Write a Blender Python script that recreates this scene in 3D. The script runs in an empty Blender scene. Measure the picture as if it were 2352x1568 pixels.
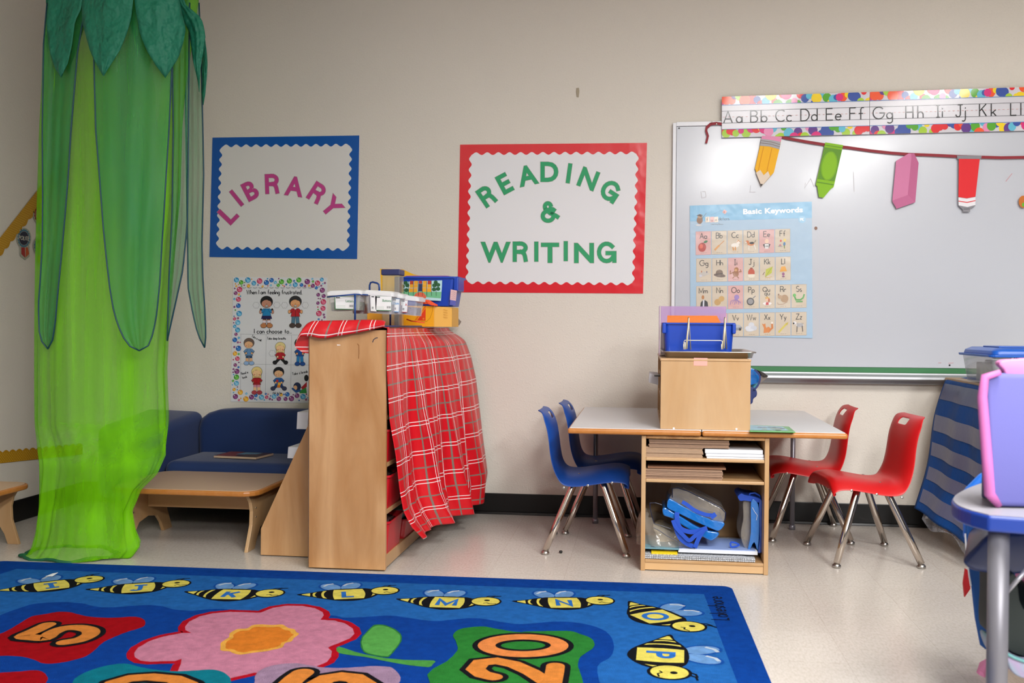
import bpy, math, random
from math import sin, cos, pi, radians, sqrt, atan2
from mathutils import Vector, Matrix
random.seed(7)
SC = bpy.context.scene
COL = SC.collection
# ------------------------------------------------------------------ camera
F = 2287.0; YAW = radians(7.55); PIT = radians(-0.95); ROL = 0.0065; CH = 1.0
fw = Vector((-sin(YAW)*cos(PIT), cos(YAW)*cos(PIT), sin(PIT)))
r0 = Vector((cos(YAW), sin(YAW), 0)); u0 = r0.cross(fw)
RT = r0*cos(ROL)+u0*sin(ROL); UP = u0*cos(ROL)-r0*sin(ROL)
CP = Vector((0, 0, CH))
cd = bpy.data.cameras.new('camera'); cam = bpy.data.objects.new('camera', cd); COL.objects.link(cam)
cd.sensor_width = 36; cd.lens = F/2352*36; cd.clip_start = .05; cd.clip_end = 60
cam.matrix_world = Matrix(((RT.x, UP.x, -fw.x, CP.x), (RT.y, UP.y, -fw.y, CP.y), (RT.z, UP.z, -fw.z, CP.z), (0, 0, 0, 1)))
cd.dof.use_dof = True; cd.dof.focus_distance = 4.5; cd.dof.aperture_fstop = 4.5
SC.camera = cam
# ------------------------------------------------------------------ world, lights, exposure
SC.view_settings.view_transform = 'Standard'; SC.view_settings.look = 'None'
SC.view_settings.gamma = 1; SC.view_settings.use_curve_mapping = False
SC.view_settings.exposure = 0.24
wd = bpy.data.worlds.new('world'); SC.world = wd; wd.use_nodes = True
wd.node_tree.nodes['Background'].inputs[0].default_value = (.95, .96, 1, 1)
wd.node_tree.nodes['Background'].inputs[1].default_value = .05
CEIL = 2.95
LAMPS = [(2.3, 1.7, 62), (.95, 1.7, 58), (2.3, -.8, 122), (.95, -.8, 104), (2.3, -2.7, 165), (.95, -2.7, 150)]
for i, (lx, ly, pw) in enumerate(LAMPS):
    ld = bpy.data.lights.new('lamp_light', 'AREA'); ld.shape = 'RECTANGLE'; ld.size = .56; ld.size_y = 1.14
    ld.energy = pw; ld.color = (1, .998, .99)
    lo = bpy.data.objects.new('lamp_light', ld); COL.objects.link(lo); lo.location = (lx, ly, CEIL-.062)
    lo['kind'] = 'structure'
# ------------------------------------------------------------------ geometry helpers
def ray(px, py): return fw + RT*((px-1176)/F) - UP*((py-784)/F)
def fl(px, py, z=0.):
    r = ray(px, py); return CP + r*((z-CH)/r.z)
def wl(px, py, Y):
    r = ray(px, py); return CP + r*(Y/r.y)
def wx(px, py, X):
    r = ray(px, py); return CP + r*(X/r.x)
def lin(c):
    if isinstance(c, str):
        c = c.lstrip('#'); c = [int(c[i:i+2], 16)/255 for i in (0, 2, 4)]
    return [x/12.92 if x <= .04045 else ((x+.055)/1.055)**2.4 for x in c]
MATS = {}
def mat(name, col=None, rough=.5, metal=0, noise=None, bump=None, coat=0, alpha=1, trans=0, spec=.5, sheen=0, emit=0, wood=None, stretch=(1, 1, 1), sss=0, attr=False, anoise=None):
    if name in MATS: return MATS[name]
    m = bpy.data.materials.new(name); m.use_nodes = True; nt = m.node_tree; N = nt.nodes; L = nt.links
    b = N['Principled BSDF']; b.inputs['Roughness'].default_value = rough; b.inputs['Metallic'].default_value = metal
    b.inputs['Coat Weight'].default_value = coat; b.inputs['Coat Roughness'].default_value = .12
    b.inputs['Specular IOR Level'].default_value = spec
    b.inputs['Transmission Weight'].default_value = trans; b.inputs['Alpha'].default_value = alpha
    b.inputs['Sheen Weight'].default_value = sheen
    tc = N.new('ShaderNodeTexCoord'); mp = N.new('ShaderNodeMapping'); L.new(tc.outputs['Object'], mp.inputs['Vector'])
    mp.inputs['Scale'].default_value = stretch
    if attr:
        at = N.new('ShaderNodeAttribute'); at.attribute_name = 'Col'; src = at.outputs['Color']
    else:
        rgb = N.new('ShaderNodeRGB'); rgb.outputs[0].default_value = (*lin(col), 1); src = rgb.outputs[0]
    if wood:                                   # (second colour, scale)
        nz = N.new('ShaderNodeTexNoise'); nz.inputs['Scale'].default_value = wood[1]; nz.inputs['Detail'].default_value = 6
        nz.inputs['Distortion'].default_value = 1.2; L.new(mp.outputs[0], nz.inputs['Vector'])
        rp = N.new('ShaderNodeValToRGB'); rp.color_ramp.elements[0].position = .35; rp.color_ramp.elements[1].position = .68
        L.new(nz.outputs['Fac'], rp.inputs[0])
        mx = N.new('ShaderNodeMix'); mx.data_type = 'RGBA'; L.new(rp.outputs[0], mx.inputs[0]); L.new(src, mx.inputs[6])
        mx.inputs[7].default_value = (*lin(wood[0]), 1); src = mx.outputs[2]
    if noise:                                  # (scale, amount)
        nz = N.new('ShaderNodeTexNoise'); nz.inputs['Scale'].default_value = noise[0]; nz.inputs['Detail'].default_value = 5
        L.new(mp.outputs[0], nz.inputs['Vector'])
        mr = N.new('ShaderNodeMapRange'); mr.inputs[3].default_value = 1-noise[1]; mr.inputs[4].default_value = 1+noise[1]
        L.new(nz.outputs['Fac'], mr.inputs[0])
        vm = N.new('ShaderNodeVectorMath'); vm.operation = 'SCALE'; L.new(src, vm.inputs[0]); L.new(mr.outputs[0], vm.inputs['Scale']); src = vm.outputs[0]
    L.new(src, b.inputs['Base Color'])
    if emit:
        L.new(src, b.inputs['Emission Color']); b.inputs['Emission Strength'].default_value = emit
    if anoise:                                 # (scale, low alpha, high alpha)
        nz = N.new('ShaderNodeTexNoise'); nz.inputs['Scale'].default_value = anoise[0]; nz.inputs['Detail'].default_value = 4
        L.new(mp.outputs[0], nz.inputs['Vector']); mr = N.new('ShaderNodeMapRange'); mr.inputs[1].default_value = .35; mr.inputs[2].default_value = .65
        mr.inputs[3].default_value = anoise[1]; mr.inputs[4].default_value = anoise[2]; L.new(nz.outputs['Fac'], mr.inputs[0]); L.new(mr.outputs[0], b.inputs['Alpha'])
    if bump:                                   # (scale, strength, distance)
        nz = N.new('ShaderNodeTexNoise'); nz.inputs['Scale'].default_value = bump[0]; nz.inputs['Detail'].default_value = 3
        L.new(mp.outputs[0], nz.inputs['Vector'])
        bp = N.new('ShaderNodeBump'); bp.inputs['Strength'].default_value = bump[1]; bp.inputs['Distance'].default_value = bump[2]
        L.new(nz.outputs['Fac'], bp.inputs['Height']); L.new(bp.outputs[0], b.inputs['Normal'])
    MATS[name] = m; return m
class MB:
    def __init__(s): s.v = []; s.f = []; s.c = []; s.m = []; s.uv = None
    def add(s, vs, fs, c=None, m=0):
        n = len(s.v); s.v += [tuple(v) for v in vs]; s.f += [[i+n for i in f] for f in fs]
        s.c += [c]*len(fs); s.m += [m]*len(fs); return s
    def box(s, x0, x1, y0, y1, z0, z1, c=None, m=0):
        vs = [(x, y, z) for z in (z0, z1) for y in (y0, y1) for x in (x0, x1)]
        return s.add(vs, [(0, 2, 3, 1), (4, 5, 7, 6), (0, 1, 5, 4), (2, 6, 7, 3), (0, 4, 6, 2), (1, 3, 7, 5)], c, m)
    def hexa(s, a, b, c=None, m=0):            # two quads (lists of 4 points), joined
        return s.add(list(a)+list(b), [(3, 2, 1, 0), (4, 5, 6, 7), (0, 1, 5, 4), (1, 2, 6, 5), (2, 3, 7, 6), (3, 0, 4, 7)], c, m)
    def prism(s, pts, d, c=None, m=0):         # planar 3D polygon extruded by vector d
        n = len(pts); d = Vector(d); P = [Vector(p) for p in pts]
        return s.add(P+[p+d for p in P], [list(range(n))[::-1], list(range(n, 2*n))]+[(i, (i+1) % n, (i+1) % n+n, i+n) for i in range(n)], c, m)
    def tube(s, pts, r, n=10, c=None, m=0, caps=True, closed=False):
        P = [Vector(p) for p in pts]; k = len(P); rs = r if isinstance(r, (list, tuple)) else [r]*k
        vs = []; prev = None
        for i in range(k):
            if closed: t = P[(i+1) % k]-P[i-1]
            else: t = P[min(i+1, k-1)]-P[max(i-1, 0)]
            t.normalize()
            if prev is None:
                a = Vector((0, 0, 1)) if abs(t.z) < .9 else Vector((1, 0, 0)); nrm = t.cross(a).normalized()
            else: nrm = (prev - t*prev.dot(t)).normalized()
            prev = nrm; bn = t.cross(nrm)
            vs += [P[i]+(nrm*cos(2*pi*j/n)+bn*sin(2*pi*j/n))*rs[i] for j in range(n)]
        fs = []
        for i in range(k if closed else k-1):
            a = i*n; b = ((i+1) % k)*n
            fs += [(a+j, a+(j+1) % n, b+(j+1) % n, b+j) for j in range(n)]
        if caps and not closed: fs += [list(range(n))[::-1], [(k-1)*n+j for j in range(n)]]
        return s.add(vs, fs, c, m)
    def lathe(s, cx, cy, prof, n=20, c=None, m=0, cap=True):     # prof [(r,z)]
        vs = [(cx+r*cos(2*pi*j/n), cy+r*sin(2*pi*j/n), z) for r, z in prof for j in range(n)]
        fs = [(i*n+j, i*n+(j+1) % n, (i+1)*n+(j+1) % n, (i+1)*n+j) for i in range(len(prof)-1) for j in range(n)]
        if cap: fs += [list(range(n))[::-1], [(len(prof)-1)*n+j for j in range(n)]]
        return s.add(vs, fs, c, m)
    def grid(s, fn, nu, nv, c=None, m=0, uv=None, skip=None, closeu=False):
        vs = [fn(i/nu, j/nv) for j in range(nv+1) for i in range(nu+1)]
        fs = [(j*(nu+1)+i, j*(nu+1)+i+1, (j+1)*(nu+1)+i+1, (j+1)*(nu+1)+i) for j in range(nv) for i in range(nu) if not (skip and skip(i, j))]
        if uv:
            if s.uv is None: s.uv = {}
            base = len(s.v)
            for j in range(nv+1):
                for i in range(nu+1): s.uv[base+j*(nu+1)+i] = uv(i/nu, j/nv)
        return s.add(vs, fs, c, m)
def wloc(o):
    v = Vector((0, 0, 0))
    while o is not None: v = v+o.location; o = o.parent
    return v
def ob(name, mb, mats, parent=None, bevel=0, seg=2, smooth=False, solid=0, sub=0, label=None, loc=None, kind=None, soffs=0):
    me = bpy.data.meshes.new(name)
    off = wloc(parent) if parent is not None else Vector(loc or (0, 0, 0))
    me.from_pydata([tuple(Vector(v)-off) for v in mb.v], [], mb.f)
    if not isinstance(mats, (list, tuple)): mats = [mats]
    for m in mats: me.materials.append(m)
    me.polygons.foreach_set('material_index', mb.m)
    if any(c is not None for c in mb.c):
        ca = me.color_attributes.new('Col', 'FLOAT_COLOR', 'CORNER'); buf = []
        cache = {}
        for f, c in zip(mb.f, mb.c):
            c = c or 'ffffff'
            if c not in cache: cache[c] = (*lin(c), 1)
            for _ in f: buf.extend(cache[c])
        ca.data.foreach_set('color', buf)
    if mb.uv:
        ul = me.uv_layers.new(name='UV')
        for l in me.loops: ul.data[l.index].uv = mb.uv.get(l.vertex_index, (0, 0))
    if smooth: me.polygons.foreach_set('use_smooth', [True]*len(me.polygons))
    me.validate(); me.update()
    o = bpy.data.objects.new(name, me); COL.objects.link(o)
    if parent is not None: o.parent = parent
    elif loc: o.location = off
    if solid:
        md = o.modifiers.new('solid', 'SOLIDIFY'); md.thickness = solid; md.offset = soffs
    if bevel:
        md = o.modifiers.new('bevel', 'BEVEL'); md.width = bevel; md.segments = seg; md.limit_method = 'ANGLE'; md.angle_limit = radians(40)
    if sub:
        md = o.modifiers.new('sub', 'SUBSURF'); md.levels = sub; md.render_levels = sub
    if label: o['label'] = label
    if kind: o['kind'] = kind
    return o
def tag(o, label, cat, group=None, kind=None):
    o['label'] = label; o['category'] = cat
    if group: o['group'] = group
    if kind: o['kind'] = kind
    return o
def thing(name, label, cat, loc=(0, 0, 0), group=None):
    o = bpy.data.objects.new(name, None); COL.objects.link(o); o.location = loc; o.empty_display_size = .05
    return tag(o, label, cat, group)
def struct(name, mb, m, **k):
    o = ob(name, mb, m, **k); o['kind'] = 'structure'; return o
def copy_tree(o, parent=None):
    c = o.copy(); COL.objects.link(c); c.parent = parent
    for ch in [x for x in o.children]: copy_tree(ch, c)
    return c
# ------------------------------------------------------------------ stroke lettering
GL = {
'A': 'l0,0,.37,1,.74,0;l.13,.34,.61,.34', 'B': 'l.32,.53,0,.53;l.3,0,0,0,0,1,.3,1;a.3,.765,.26,.235,90,-90;a.3,.265,.3,.265,90,-90',
'C': 'a.46,.5,.46,.5,48,312', 'D': 'l.28,0,0,0,0,1,.28,1;a.28,.5,.45,.5,90,-90', 'E': 'l.55,1,0,1,0,0,.58,0;l0,.52,.5,.52',
'F': 'l.52,1,0,1,0,0;l0,.52,.45,.52', 'G': 'a.46,.5,.46,.5,42,345;l.5,.46,.93,.46,.93,0', 'g!': 'a.5,.5,.5,.5,42,360;l1,.5,.55,.5', 'H': 'l0,0,0,1;l.62,0,.62,1;l0,.5,.62,.5',
'I': 'l0,0,0,1', 'i!': 'l.16,0,.16,1;l0,0,.32,0;l0,1,.32,1', 'J': 'l.42,1,.42,.22;a.22,.22,.2,.22,0,-170;l.2,1,.62,1',
'K': 'l0,0,0,1;l.58,1,0,.42;l.2,.6,.6,0', 'L': 'l0,1,0,0,.5,0', 'M': 'l0,0,0,1,.42,.15,.84,1,.84,0', 'N': 'l0,0,0,1,.64,0,.64,1',
'O': 'a.48,.5,.48,.5,0,360', 'P': 'l0,0,0,1,.28,1;a.28,.75,.26,.25,90,-90;l.28,.5,0,.5', 'Q': 'a.48,.5,.48,.5,0,360;l.6,.25,.95,-.08',
'R': 'l0,0,0,1,.32,1;a.32,.75,.28,.25,90,-90;l.32,.5,0,.5;l.34,.5,.5,.42,.56,.25,.6,0', 'S': 'a.3,.75,.27,.25,35,255;a.28,.25,.28,.25,75,-145',
'T': 'l0,1,.66,1;l.33,1,.33,0', 'U': 'l0,1,0,.3;a.3,.3,.3,.3,180,360;l.6,.3,.6,1', 'V': 'l0,1,.34,0,.68,1', 'W': 'l0,1,.26,0,.52,.95,.78,0,1.04,1',
'X': 'l0,0,.6,1;l0,1,.6,0', 'Y': 'l0,1,.34,.45,.68,1;l.34,.45,.34,0', 'Z': 'l0,1,.6,1,0,0,.62,0',
'a': 'a.24,.25,.24,.25,0,360;l.5,.5,.5,0', 'b': 'l0,1,0,0;a.25,.25,.25,.25,0,360', 'c': 'a.25,.25,.25,.25,45,315', 'd': 'a.25,.25,.25,.25,0,360;l.5,1,.5,0',
'e': 'l0,.26,.5,.26;a.25,.25,.25,.25,2,318', 'f': 'a.36,.8,.18,.2,60,180;l.18,.8,.18,0;l0,.5,.36,.5', 'g': 'a.25,.25,.25,.25,0,360;l.5,.5,.5,-.17;a.25,-.17,.25,.2,0,-140',
'h': 'l0,1,0,0;a.23,.27,.23,.23,180,0;l.46,.27,.46,0', 'i': 'l.03,.5,.03,0;l.03,.68,.03,.76', 'j': 'l.25,.5,.25,-.17;a.08,-.17,.17,.2,0,-130;l.25,.68,.25,.76',
'k': 'l0,1,0,0;l.4,.5,0,.2;l.14,.3,.42,0', 'l': 'l0,1,0,0', 'm': 'l0,.5,0,0;a.18,.32,.18,.18,180,0;l.36,.32,.36,0;a.54,.32,.18,.18,180,0;l.72,.32,.72,0',
'n': 'l0,.5,0,0;a.22,.28,.22,.22,180,0;l.44,.28,.44,0', 'o': 'a.25,.25,.25,.25,0,360', 'p': 'l0,.5,0,-.38;a.25,.25,.25,.25,0,360', 'q': 'l.5,.5,.5,-.38;a.25,.25,.25,.25,0,360',
'r': 'l0,.5,0,0;a.2,.3,.2,.2,180,40', 's': 'a.17,.375,.15,.125,40,260;a.17,.125,.17,.125,80,-140', 't': 'l.16,.85,.16,0;l0,.5,.32,.5', 'u': 'l0,.5,0,.22;a.22,.22,.22,.22,180,360;l.44,.5,.44,0',
'v': 'l0,.5,.2,0,.4,.5', 'w': 'l0,.5,.15,0,.3,.45,.45,0,.6,.5', 'x': 'l0,0,.38,.5;l0,.5,.38,0', 'y': 'l0,.5,.22,0;l.45,.5,.1,-.36', 'z': 'l0,.5,.36,.5,0,0,.38,0',
'0': 'a.3,.5,.3,.5,0,360', '.': 'l0,0,0,.08', ',': 'l.04,.06,-.02,-.12', '1': 'l0,.8,.18,1,.18,0', '5': 'l.5,1,.08,1,.02,.55;a.25,.32,.28,.32,125,-140', ' ': '',
'&': 'a.3,.79,.17,.19,0,360;l.2,.63,.42,.43,.72,.3,.84,.22;a.31,.27,.3,.27,110,405;l.52,.45,.64,.62'}
def gpaths(ch, fancy=None):
    out = []; mxx = 0
    for s in GL[(ch.lower()+'!') if (fancy and ch in fancy) else ch].split(';'):
        if not s: continue
        n = [float(x) for x in s[1:].split(',')]
        if s[0] == 'l': p = [(n[i], n[i+1]) for i in range(0, len(n), 2)]
        else:
            k = max(4, int(abs(n[5]-n[4])/18)); p = []
            for i in range(k+1):
                a = radians(n[4]+(n[5]-n[4])*i/k); p.append((n[0]+n[2]*cos(a), n[1]+n[3]*sin(a)))
        out.append(p); mxx = max(mxx, max(q[0] for q in p))
    return out, mxx
def ribbon(pts, w, closed=False):
    P = [Vector((p[0], p[1])) for p in pts]; n = len(P)
    if closed and (P[0]-P[-1]).length < 1e-9: P.pop(); n -= 1
    L = []; R = []
    for i in range(n):
        a = P[i-1] if (i > 0 or closed) else None; b = P[(i+1) % n] if (i < n-1 or closed) else None
        d1 = (P[i]-a).normalized() if a is not None else None; d2 = (b-P[i]).normalized() if b is not None else None
        if d1 is None: d1 = d2
        if d2 is None: d2 = d1
        nn = Vector((-(d1.y+d2.y), d1.x+d2.x))
        if nn.length < 1e-6: nn = Vector((-d1.y, d1.x))
        nn.normalize(); k = max(.45, abs(nn.dot(Vector((-d1.y, d1.x)))))
        L.append(P[i]+nn*(w/2/k)); R.append(P[i]-nn*(w/2/k))
    qs = []
    for i in range(n if closed else n-1):
        j = (i+1) % n; qs.append([L[i], R[i], R[j], L[j]])
    return qs
def ell(cx, cy, rx, ry, n=20, rot=0):
    a = radians(rot); return [(cx+rx*cos(t)*cos(a)-ry*sin(t)*sin(a), cy+rx*cos(t)*sin(a)+ry*sin(t)*cos(a)) for t in [2*pi*i/n for i in range(n)]]
def clip(poly, x0, y0, x1, y1):
    def cl(P, ins, inter):
        out = []
        for i in range(len(P)):
            a, b = P[i-1], P[i]
            if ins(b):
                if not ins(a): out.append(inter(a, b))
                out.append(b)
            elif ins(a): out.append(inter(a, b))
        return out
    def ix(x): return lambda a, b: (x, a[1]+(b[1]-a[1])*(x-a[0])/(b[0]-a[0]))
    def iy(y): return lambda a, b: (a[0]+(b[0]-a[0])*(y-a[1])/(b[1]-a[1]), y)
    P = [tuple(p) for p in poly]
    for ins, it in ((lambda p: p[0] >= x0, ix(x0)), (lambda p: p[0] <= x1, ix(x1)), (lambda p: p[1] >= y0, iy(y0)), (lambda p: p[1] <= y1, iy(y1))):
        if len(P) < 3: return []
        P = cl(P, ins, it)
    return P
class Art(MB):
    """flat artwork; fn(u, v, layer) gives the point in the room"""
    def __init__(s, fn): MB.__init__(s); s.fn = fn; s.k = 0
    def poly(s, pts, c, l=None, box=None):
        if l is None: s.k += 1; l = s.k
        s.q = (getattr(s, 'q', 0)+1) % 9; l += s.q*.05
        if box: pts = clip(pts, *box)
        if len(pts) < 3: return s
        return s.add([s.fn(p[0], p[1], l) for p in pts], [list(range(len(pts)))], c)
    def line(s, pts, w, c, l=None, closed=False, rnd=False, box=None):
        if l is None: s.k += 1; l = s.k
        for q in ribbon(pts, w, closed): s.poly(q, c, l, box)
        if rnd:
            for p in pts: s.poly(ell(p[0], p[1], w/2, w/2, 12), c, l, box)
        return s
    def disc(s, x, y, rx, ry, c, l=None, rot=0, n=20, box=None): return s.poly(ell(x, y, rx, ry, n, rot), c, l, box)
    def text(s, t, x, y, h, w, c, l=None, rot=0, anchor='l', sp=.2, fancy=None, sx=1, rnd=False):
        """x,y baseline start in art units with v pointing DOWN"""
        if l is None: s.k += 1; l = s.k
        tot = 0; it = []
        for ch in t:
            p, wd_ = gpaths(ch, fancy)
            if ch == ' ': wd_ = .25
            it.append((p, tot)); tot += wd_+sp
        tot -= sp; o = {'l': 0, 'c': -tot/2, 'r': -tot}[anchor]; a = radians(rot)
        for p, dx in it:
            for q in p:
                pts = []
                for gx, gy in q:
                    X = (gx+dx+o)*h*sx; Yv = gy*h
                    pts.append((x+X*cos(a)-Yv*sin(a), y-X*sin(a)-Yv*cos(a)))
                s.line(pts, w, c, l, rnd=rnd)
        return s
def bfont(txt, off=0, sp=1.0):
    c_ = bpy.data.curves.new('lettering', 'FONT'); c_.body = txt; c_.offset = off; c_.space_character = sp; c_.resolution_u = 4; c_.fill_mode = 'FRONT'
    o_ = bpy.data.objects.new('lettering', c_); me = o_.to_mesh()
    vs = [tuple(v.co) for v in me.vertices]; fs = [list(p.vertices) for p in me.polygons]; o_.to_mesh_clear(); bpy.data.objects.remove(o_); bpy.data.curves.remove(c_)
    return vs, fs
def put_font(a, txt, x, y, h, c, l, rot=0, off=.02, anchor='l', sx=1, sp=1.0, center=False):
    vs, fs = bfont(txt, off, sp)
    if not vs: return
    x0 = min(v[0] for v in vs); x1 = max(v[0] for v in vs); k = h/.729; r = radians(rot)
    ox = {'l': -x0, 'c': -(x0+x1)/2, 'r': -x1}[anchor]; oy = -.3645 if center else 0
    P_ = []
    for v in vs:
        X = (v[0]+ox)*k*sx; Y = (v[1]+oy)*k; P_.append(a.fn(x+X*cos(r)-Y*sin(r), y-X*sin(r)-Y*cos(r), l))
    a.add(P_, fs, c)
def wallfn(Y0, step=.0004): return lambda u, v, l: wl(u, v, Y0-l*step)
def floorfn(z0, step=.00025): return lambda u, v, l: fl(u, v, z0+l*step)
def quadfn(c4, depthdir, step=.0004):
    """c4 room corners TL,TR,BR,BL ; u,v in 0..1"""
    A, B, C, D = [Vector(p) for p in c4]; dd = Vector(depthdir)
    return lambda u, v, l: (A*(1-u)+B*u)*(1-v)+(D*(1-u)+C*u)*v + dd*(l*step)
def bilin(c4):
    return lambda u, v: tuple((c4[0][k]*(1-u)+c4[1][k]*u)*(1-v)+(c4[3][k]*(1-u)+c4[2][k]*u)*v for k in (0, 1))
def wave(p, q, n, amp, sgn=1, per=8):
    out = []
    for i in range(n*per):
        t = i/(n*per); d = abs(sin(pi*t*n)) if sgn > 0 else -abs(sin(pi*t*n))
        out.append((p, q, t, d*amp))
    return out
# ------------------------------------------------------------------ materials
PAPER = mat('printed_paper', attr=True, rough=.55, spec=.35)
GLOSSY = mat('laminated_print', attr=True, rough=.5, spec=.3, coat=.35, bump=(4, .14, .04)); GLOSSY.node_tree.nodes['Principled BSDF'].inputs['Coat Roughness'].default_value = .07
SHINY = mat('glossy_print', attr=True, rough=.28, coat=.25, bump=(5, .25, .03))
WALLM = mat('painted_wall', 'dad3c8', rough=.6, bump=(135, .2, .006), noise=(1.5, .02))
_n = WALLM.node_tree; _b = [n for n in _n.nodes if n.type == 'BUMP'][0]; _r = _n.nodes.new('ShaderNodeValToRGB'); _r.color_ramp.elements[0].position = .5; _r.color_ramp.elements[1].position = .72
_n.links.new(_b.inputs['Height'].links[0].from_socket, _r.inputs[0]); _n.links.new(_r.outputs[0], _b.inputs['Height'])
FLOORM = None
BLACKR = mat('black_rubber', '0e0d0d', rough=.35, spec=.4)
BIRCH = mat('birch_plywood', 'bf9d75', rough=.42, wood=('b08655', 3.2), stretch=(1, 1, .28), noise=(60, .05))
BIRCHD = mat('maple_panel', 'c4996c', rough=.38, wood=('a9794a', 4.2), stretch=(1.5, 1, .3), noise=(50, .06))
BIRCHE = mat('plywood_edge', 'c9995f', rough=.5, wood=('a06c38', 22), stretch=(1, 1, 1))
OAKE = mat('orange_bullnose', 'b8783a', rough=.35, wood=('b26f2c', 30))
LAMW = mat('white_laminate', 'cfced1', rough=.3)
LAMT = mat('tan_laminate', 'c3a486', rough=.32, noise=(90, .05))
BLUEP = mat('blue_plastic', '0c3fae', rough=.38, bump=(400, .08, .001))
NAVYP = mat('chair_blue_plastic', '124699', rough=.42, bump=(300, .1, .001))
REDP = mat('chair_red_plastic', 'bf1116', rough=.4, bump=(300, .1, .001))
REDB = mat('red_bin_plastic', 'b80f1e', rough=.3)
CHROME = mat('chrome', 'c9bfb5', rough=.16, metal=1)
STEEL = mat('brushed_steel', 'b9b5b0', rough=.3, metal=1)
GREYM = mat('grey_enamel', '8b8a92', rough=.35, metal=.5)
CLEAR = mat('clear_plastic', 'e9edf0', rough=.1, alpha=.3, spec=.6)
CLEARW = mat('frosted_lid', 'f0f1f3', rough=.25, alpha=.8)
SOFAM = mat('navy_upholstery', '082b60', rough=.75, sheen=.15, bump=(600, .2, .0008))
TULLE = mat('lime_tulle', '74c40a', rough=.8, anoise=(9, .34, .74), noise=(14, .2), stretch=(1, 1, .05), spec=.1)
TULLED = mat('green_organza', '107f48', rough=.6, anoise=(8, .42, .66), noise=(3, .15), stretch=(1, 1, .2))
PIPE = mat('teal_piping', '083f50', rough=.5)
LEAFM = mat('green_leaf_fabric', '0a7054', rough=.6, bump=(11, 1, .05))
WHITEP = mat('white_enamel', 'e2e3e8', rough=.3)
BOARD = mat('whiteboard_surface', 'bfc2ca', rough=.25, coat=.2, bump=(90, .05, .002))
ALU = mat('aluminium', 'aaacb0', rough=.45, metal=.35)
GREENB = mat('green_chalkboard', '38784a', rough=.6)
DKRED = mat('maroon_ribbon', '8c0f22', rough=.6)
YELP = mat('yellow_card', 'f0b60d', rough=.5)
BEIGEW = mat('cream_wire', 'e8dfc6', rough=.3, metal=.3)
def floor_mat():
    m = bpy.data.materials.new('vinyl_tile_floor'); m.use_nodes = True; nt = m.node_tree; N = nt.nodes; L = nt.links; b = N['Principled BSDF']
    tc = N.new('ShaderNodeTexCoord')
    mp = N.new('ShaderNodeMapping'); mp.inputs['Scale'].default_value = (1, .35, 1); L.new(tc.outputs['Object'], mp.inputs[0])
    n1 = N.new('ShaderNodeTexNoise'); n1.inputs['Scale'].default_value = 140; n1.inputs['Detail'].default_value = 6; L.new(mp.outputs[0], n1.inputs[0])
    n2 = N.new('ShaderNodeTexNoise'); n2.inputs['Scale'].default_value = 1.3; L.new(tc.outputs['Object'], n2.inputs[0])
    r = N.new('ShaderNodeValToRGB'); r.color_ramp.elements[0].color = (*lin('c0b9af'), 1); r.color_ramp.elements[1].color = (*lin('cdc7c0'), 1)
    r.color_ramp.elements[0].position = .3; r.color_ramp.elements[1].position = .6; L.new(n1.outputs[0], r.inputs[0])
    bk = N.new('ShaderNodeTexBrick'); bk.offset = 0; bk.inputs['Scale'].default_value = 1; bk.inputs['Brick Width'].default_value = .305; bk.inputs['Row Height'].default_value = .305
    bk.inputs['Mortar Size'].default_value = .0009; bk.inputs['Color1'].default_value = (1, 1, 1, 1); bk.inputs['Color2'].default_value = (.965, .96, .955, 1); bk.inputs['Mortar'].default_value = (.83, .80, .77, 1)
    L.new(tc.outputs['Object'], bk.inputs[0])
    mx = N.new('ShaderNodeMix'); mx.data_type = 'RGBA'; mx.blend_type = 'MULTIPLY'; mx.inputs[0].default_value = 1
    L.new(r.outputs[0], mx.inputs[6]); L.new(bk.outputs[0], mx.inputs[7]); L.new(mx.outputs[2], b.inputs['Base Color'])
    mr = N.new('ShaderNodeMapRange'); mr.inputs[3].default_value = .17; mr.inputs[4].default_value = .3; L.new(n2.outputs[0], mr.inputs[0]); L.new(mr.outputs[0], b.inputs['Roughness'])
    bp = N.new('ShaderNodeBump'); bp.inputs['Strength'].default_value = .08; bp.inputs['Distance'].default_value = .004; L.new(n1.outputs[0], bp.inputs['Height']); L.new(bp.outputs[0], b.inputs['Normal'])
    b.inputs['Specular IOR Level'].default_value = .45
    return m
FLOORM = floor_mat()
# ------------------------------------------------------------------ the setting
WY = 5.203; WX = -3.1; XR = 4.2; YF = -3.2
struct('floor', MB().box(WX-.1, XR, YF, WY+.1, -.1, 0), FLOORM)
struct('wall_back', MB().box(WX-.12, XR, WY, WY+.12, 0, CEIL), WALLM)
struct('wall_left', MB().box(WX-.12, WX, YF, WY, 0, CEIL), WALLM)
struct('ceiling', MB().box(WX-.12, XR, YF, WY+.12, CEIL, CEIL+.08), mat('ceiling_tile', 'e8e6e0', rough=.9, bump=(60, .3, .01)))
def base(name, b):
    struct(name, b, BLACKR, bevel=.003)
base('baseboard_back', MB().box(WX, XR, WY-.006, WY, 0, .11).prism([(WX, WY-.006, 0), (WX, WY-.018, 0), (WX, WY-.012, .012), (WX, WY-.006, .016)], (XR-WX, 0, 0)))
base('baseboard_left', MB().box(WX, WX+.006, YF, WY, 0, .11))
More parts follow.
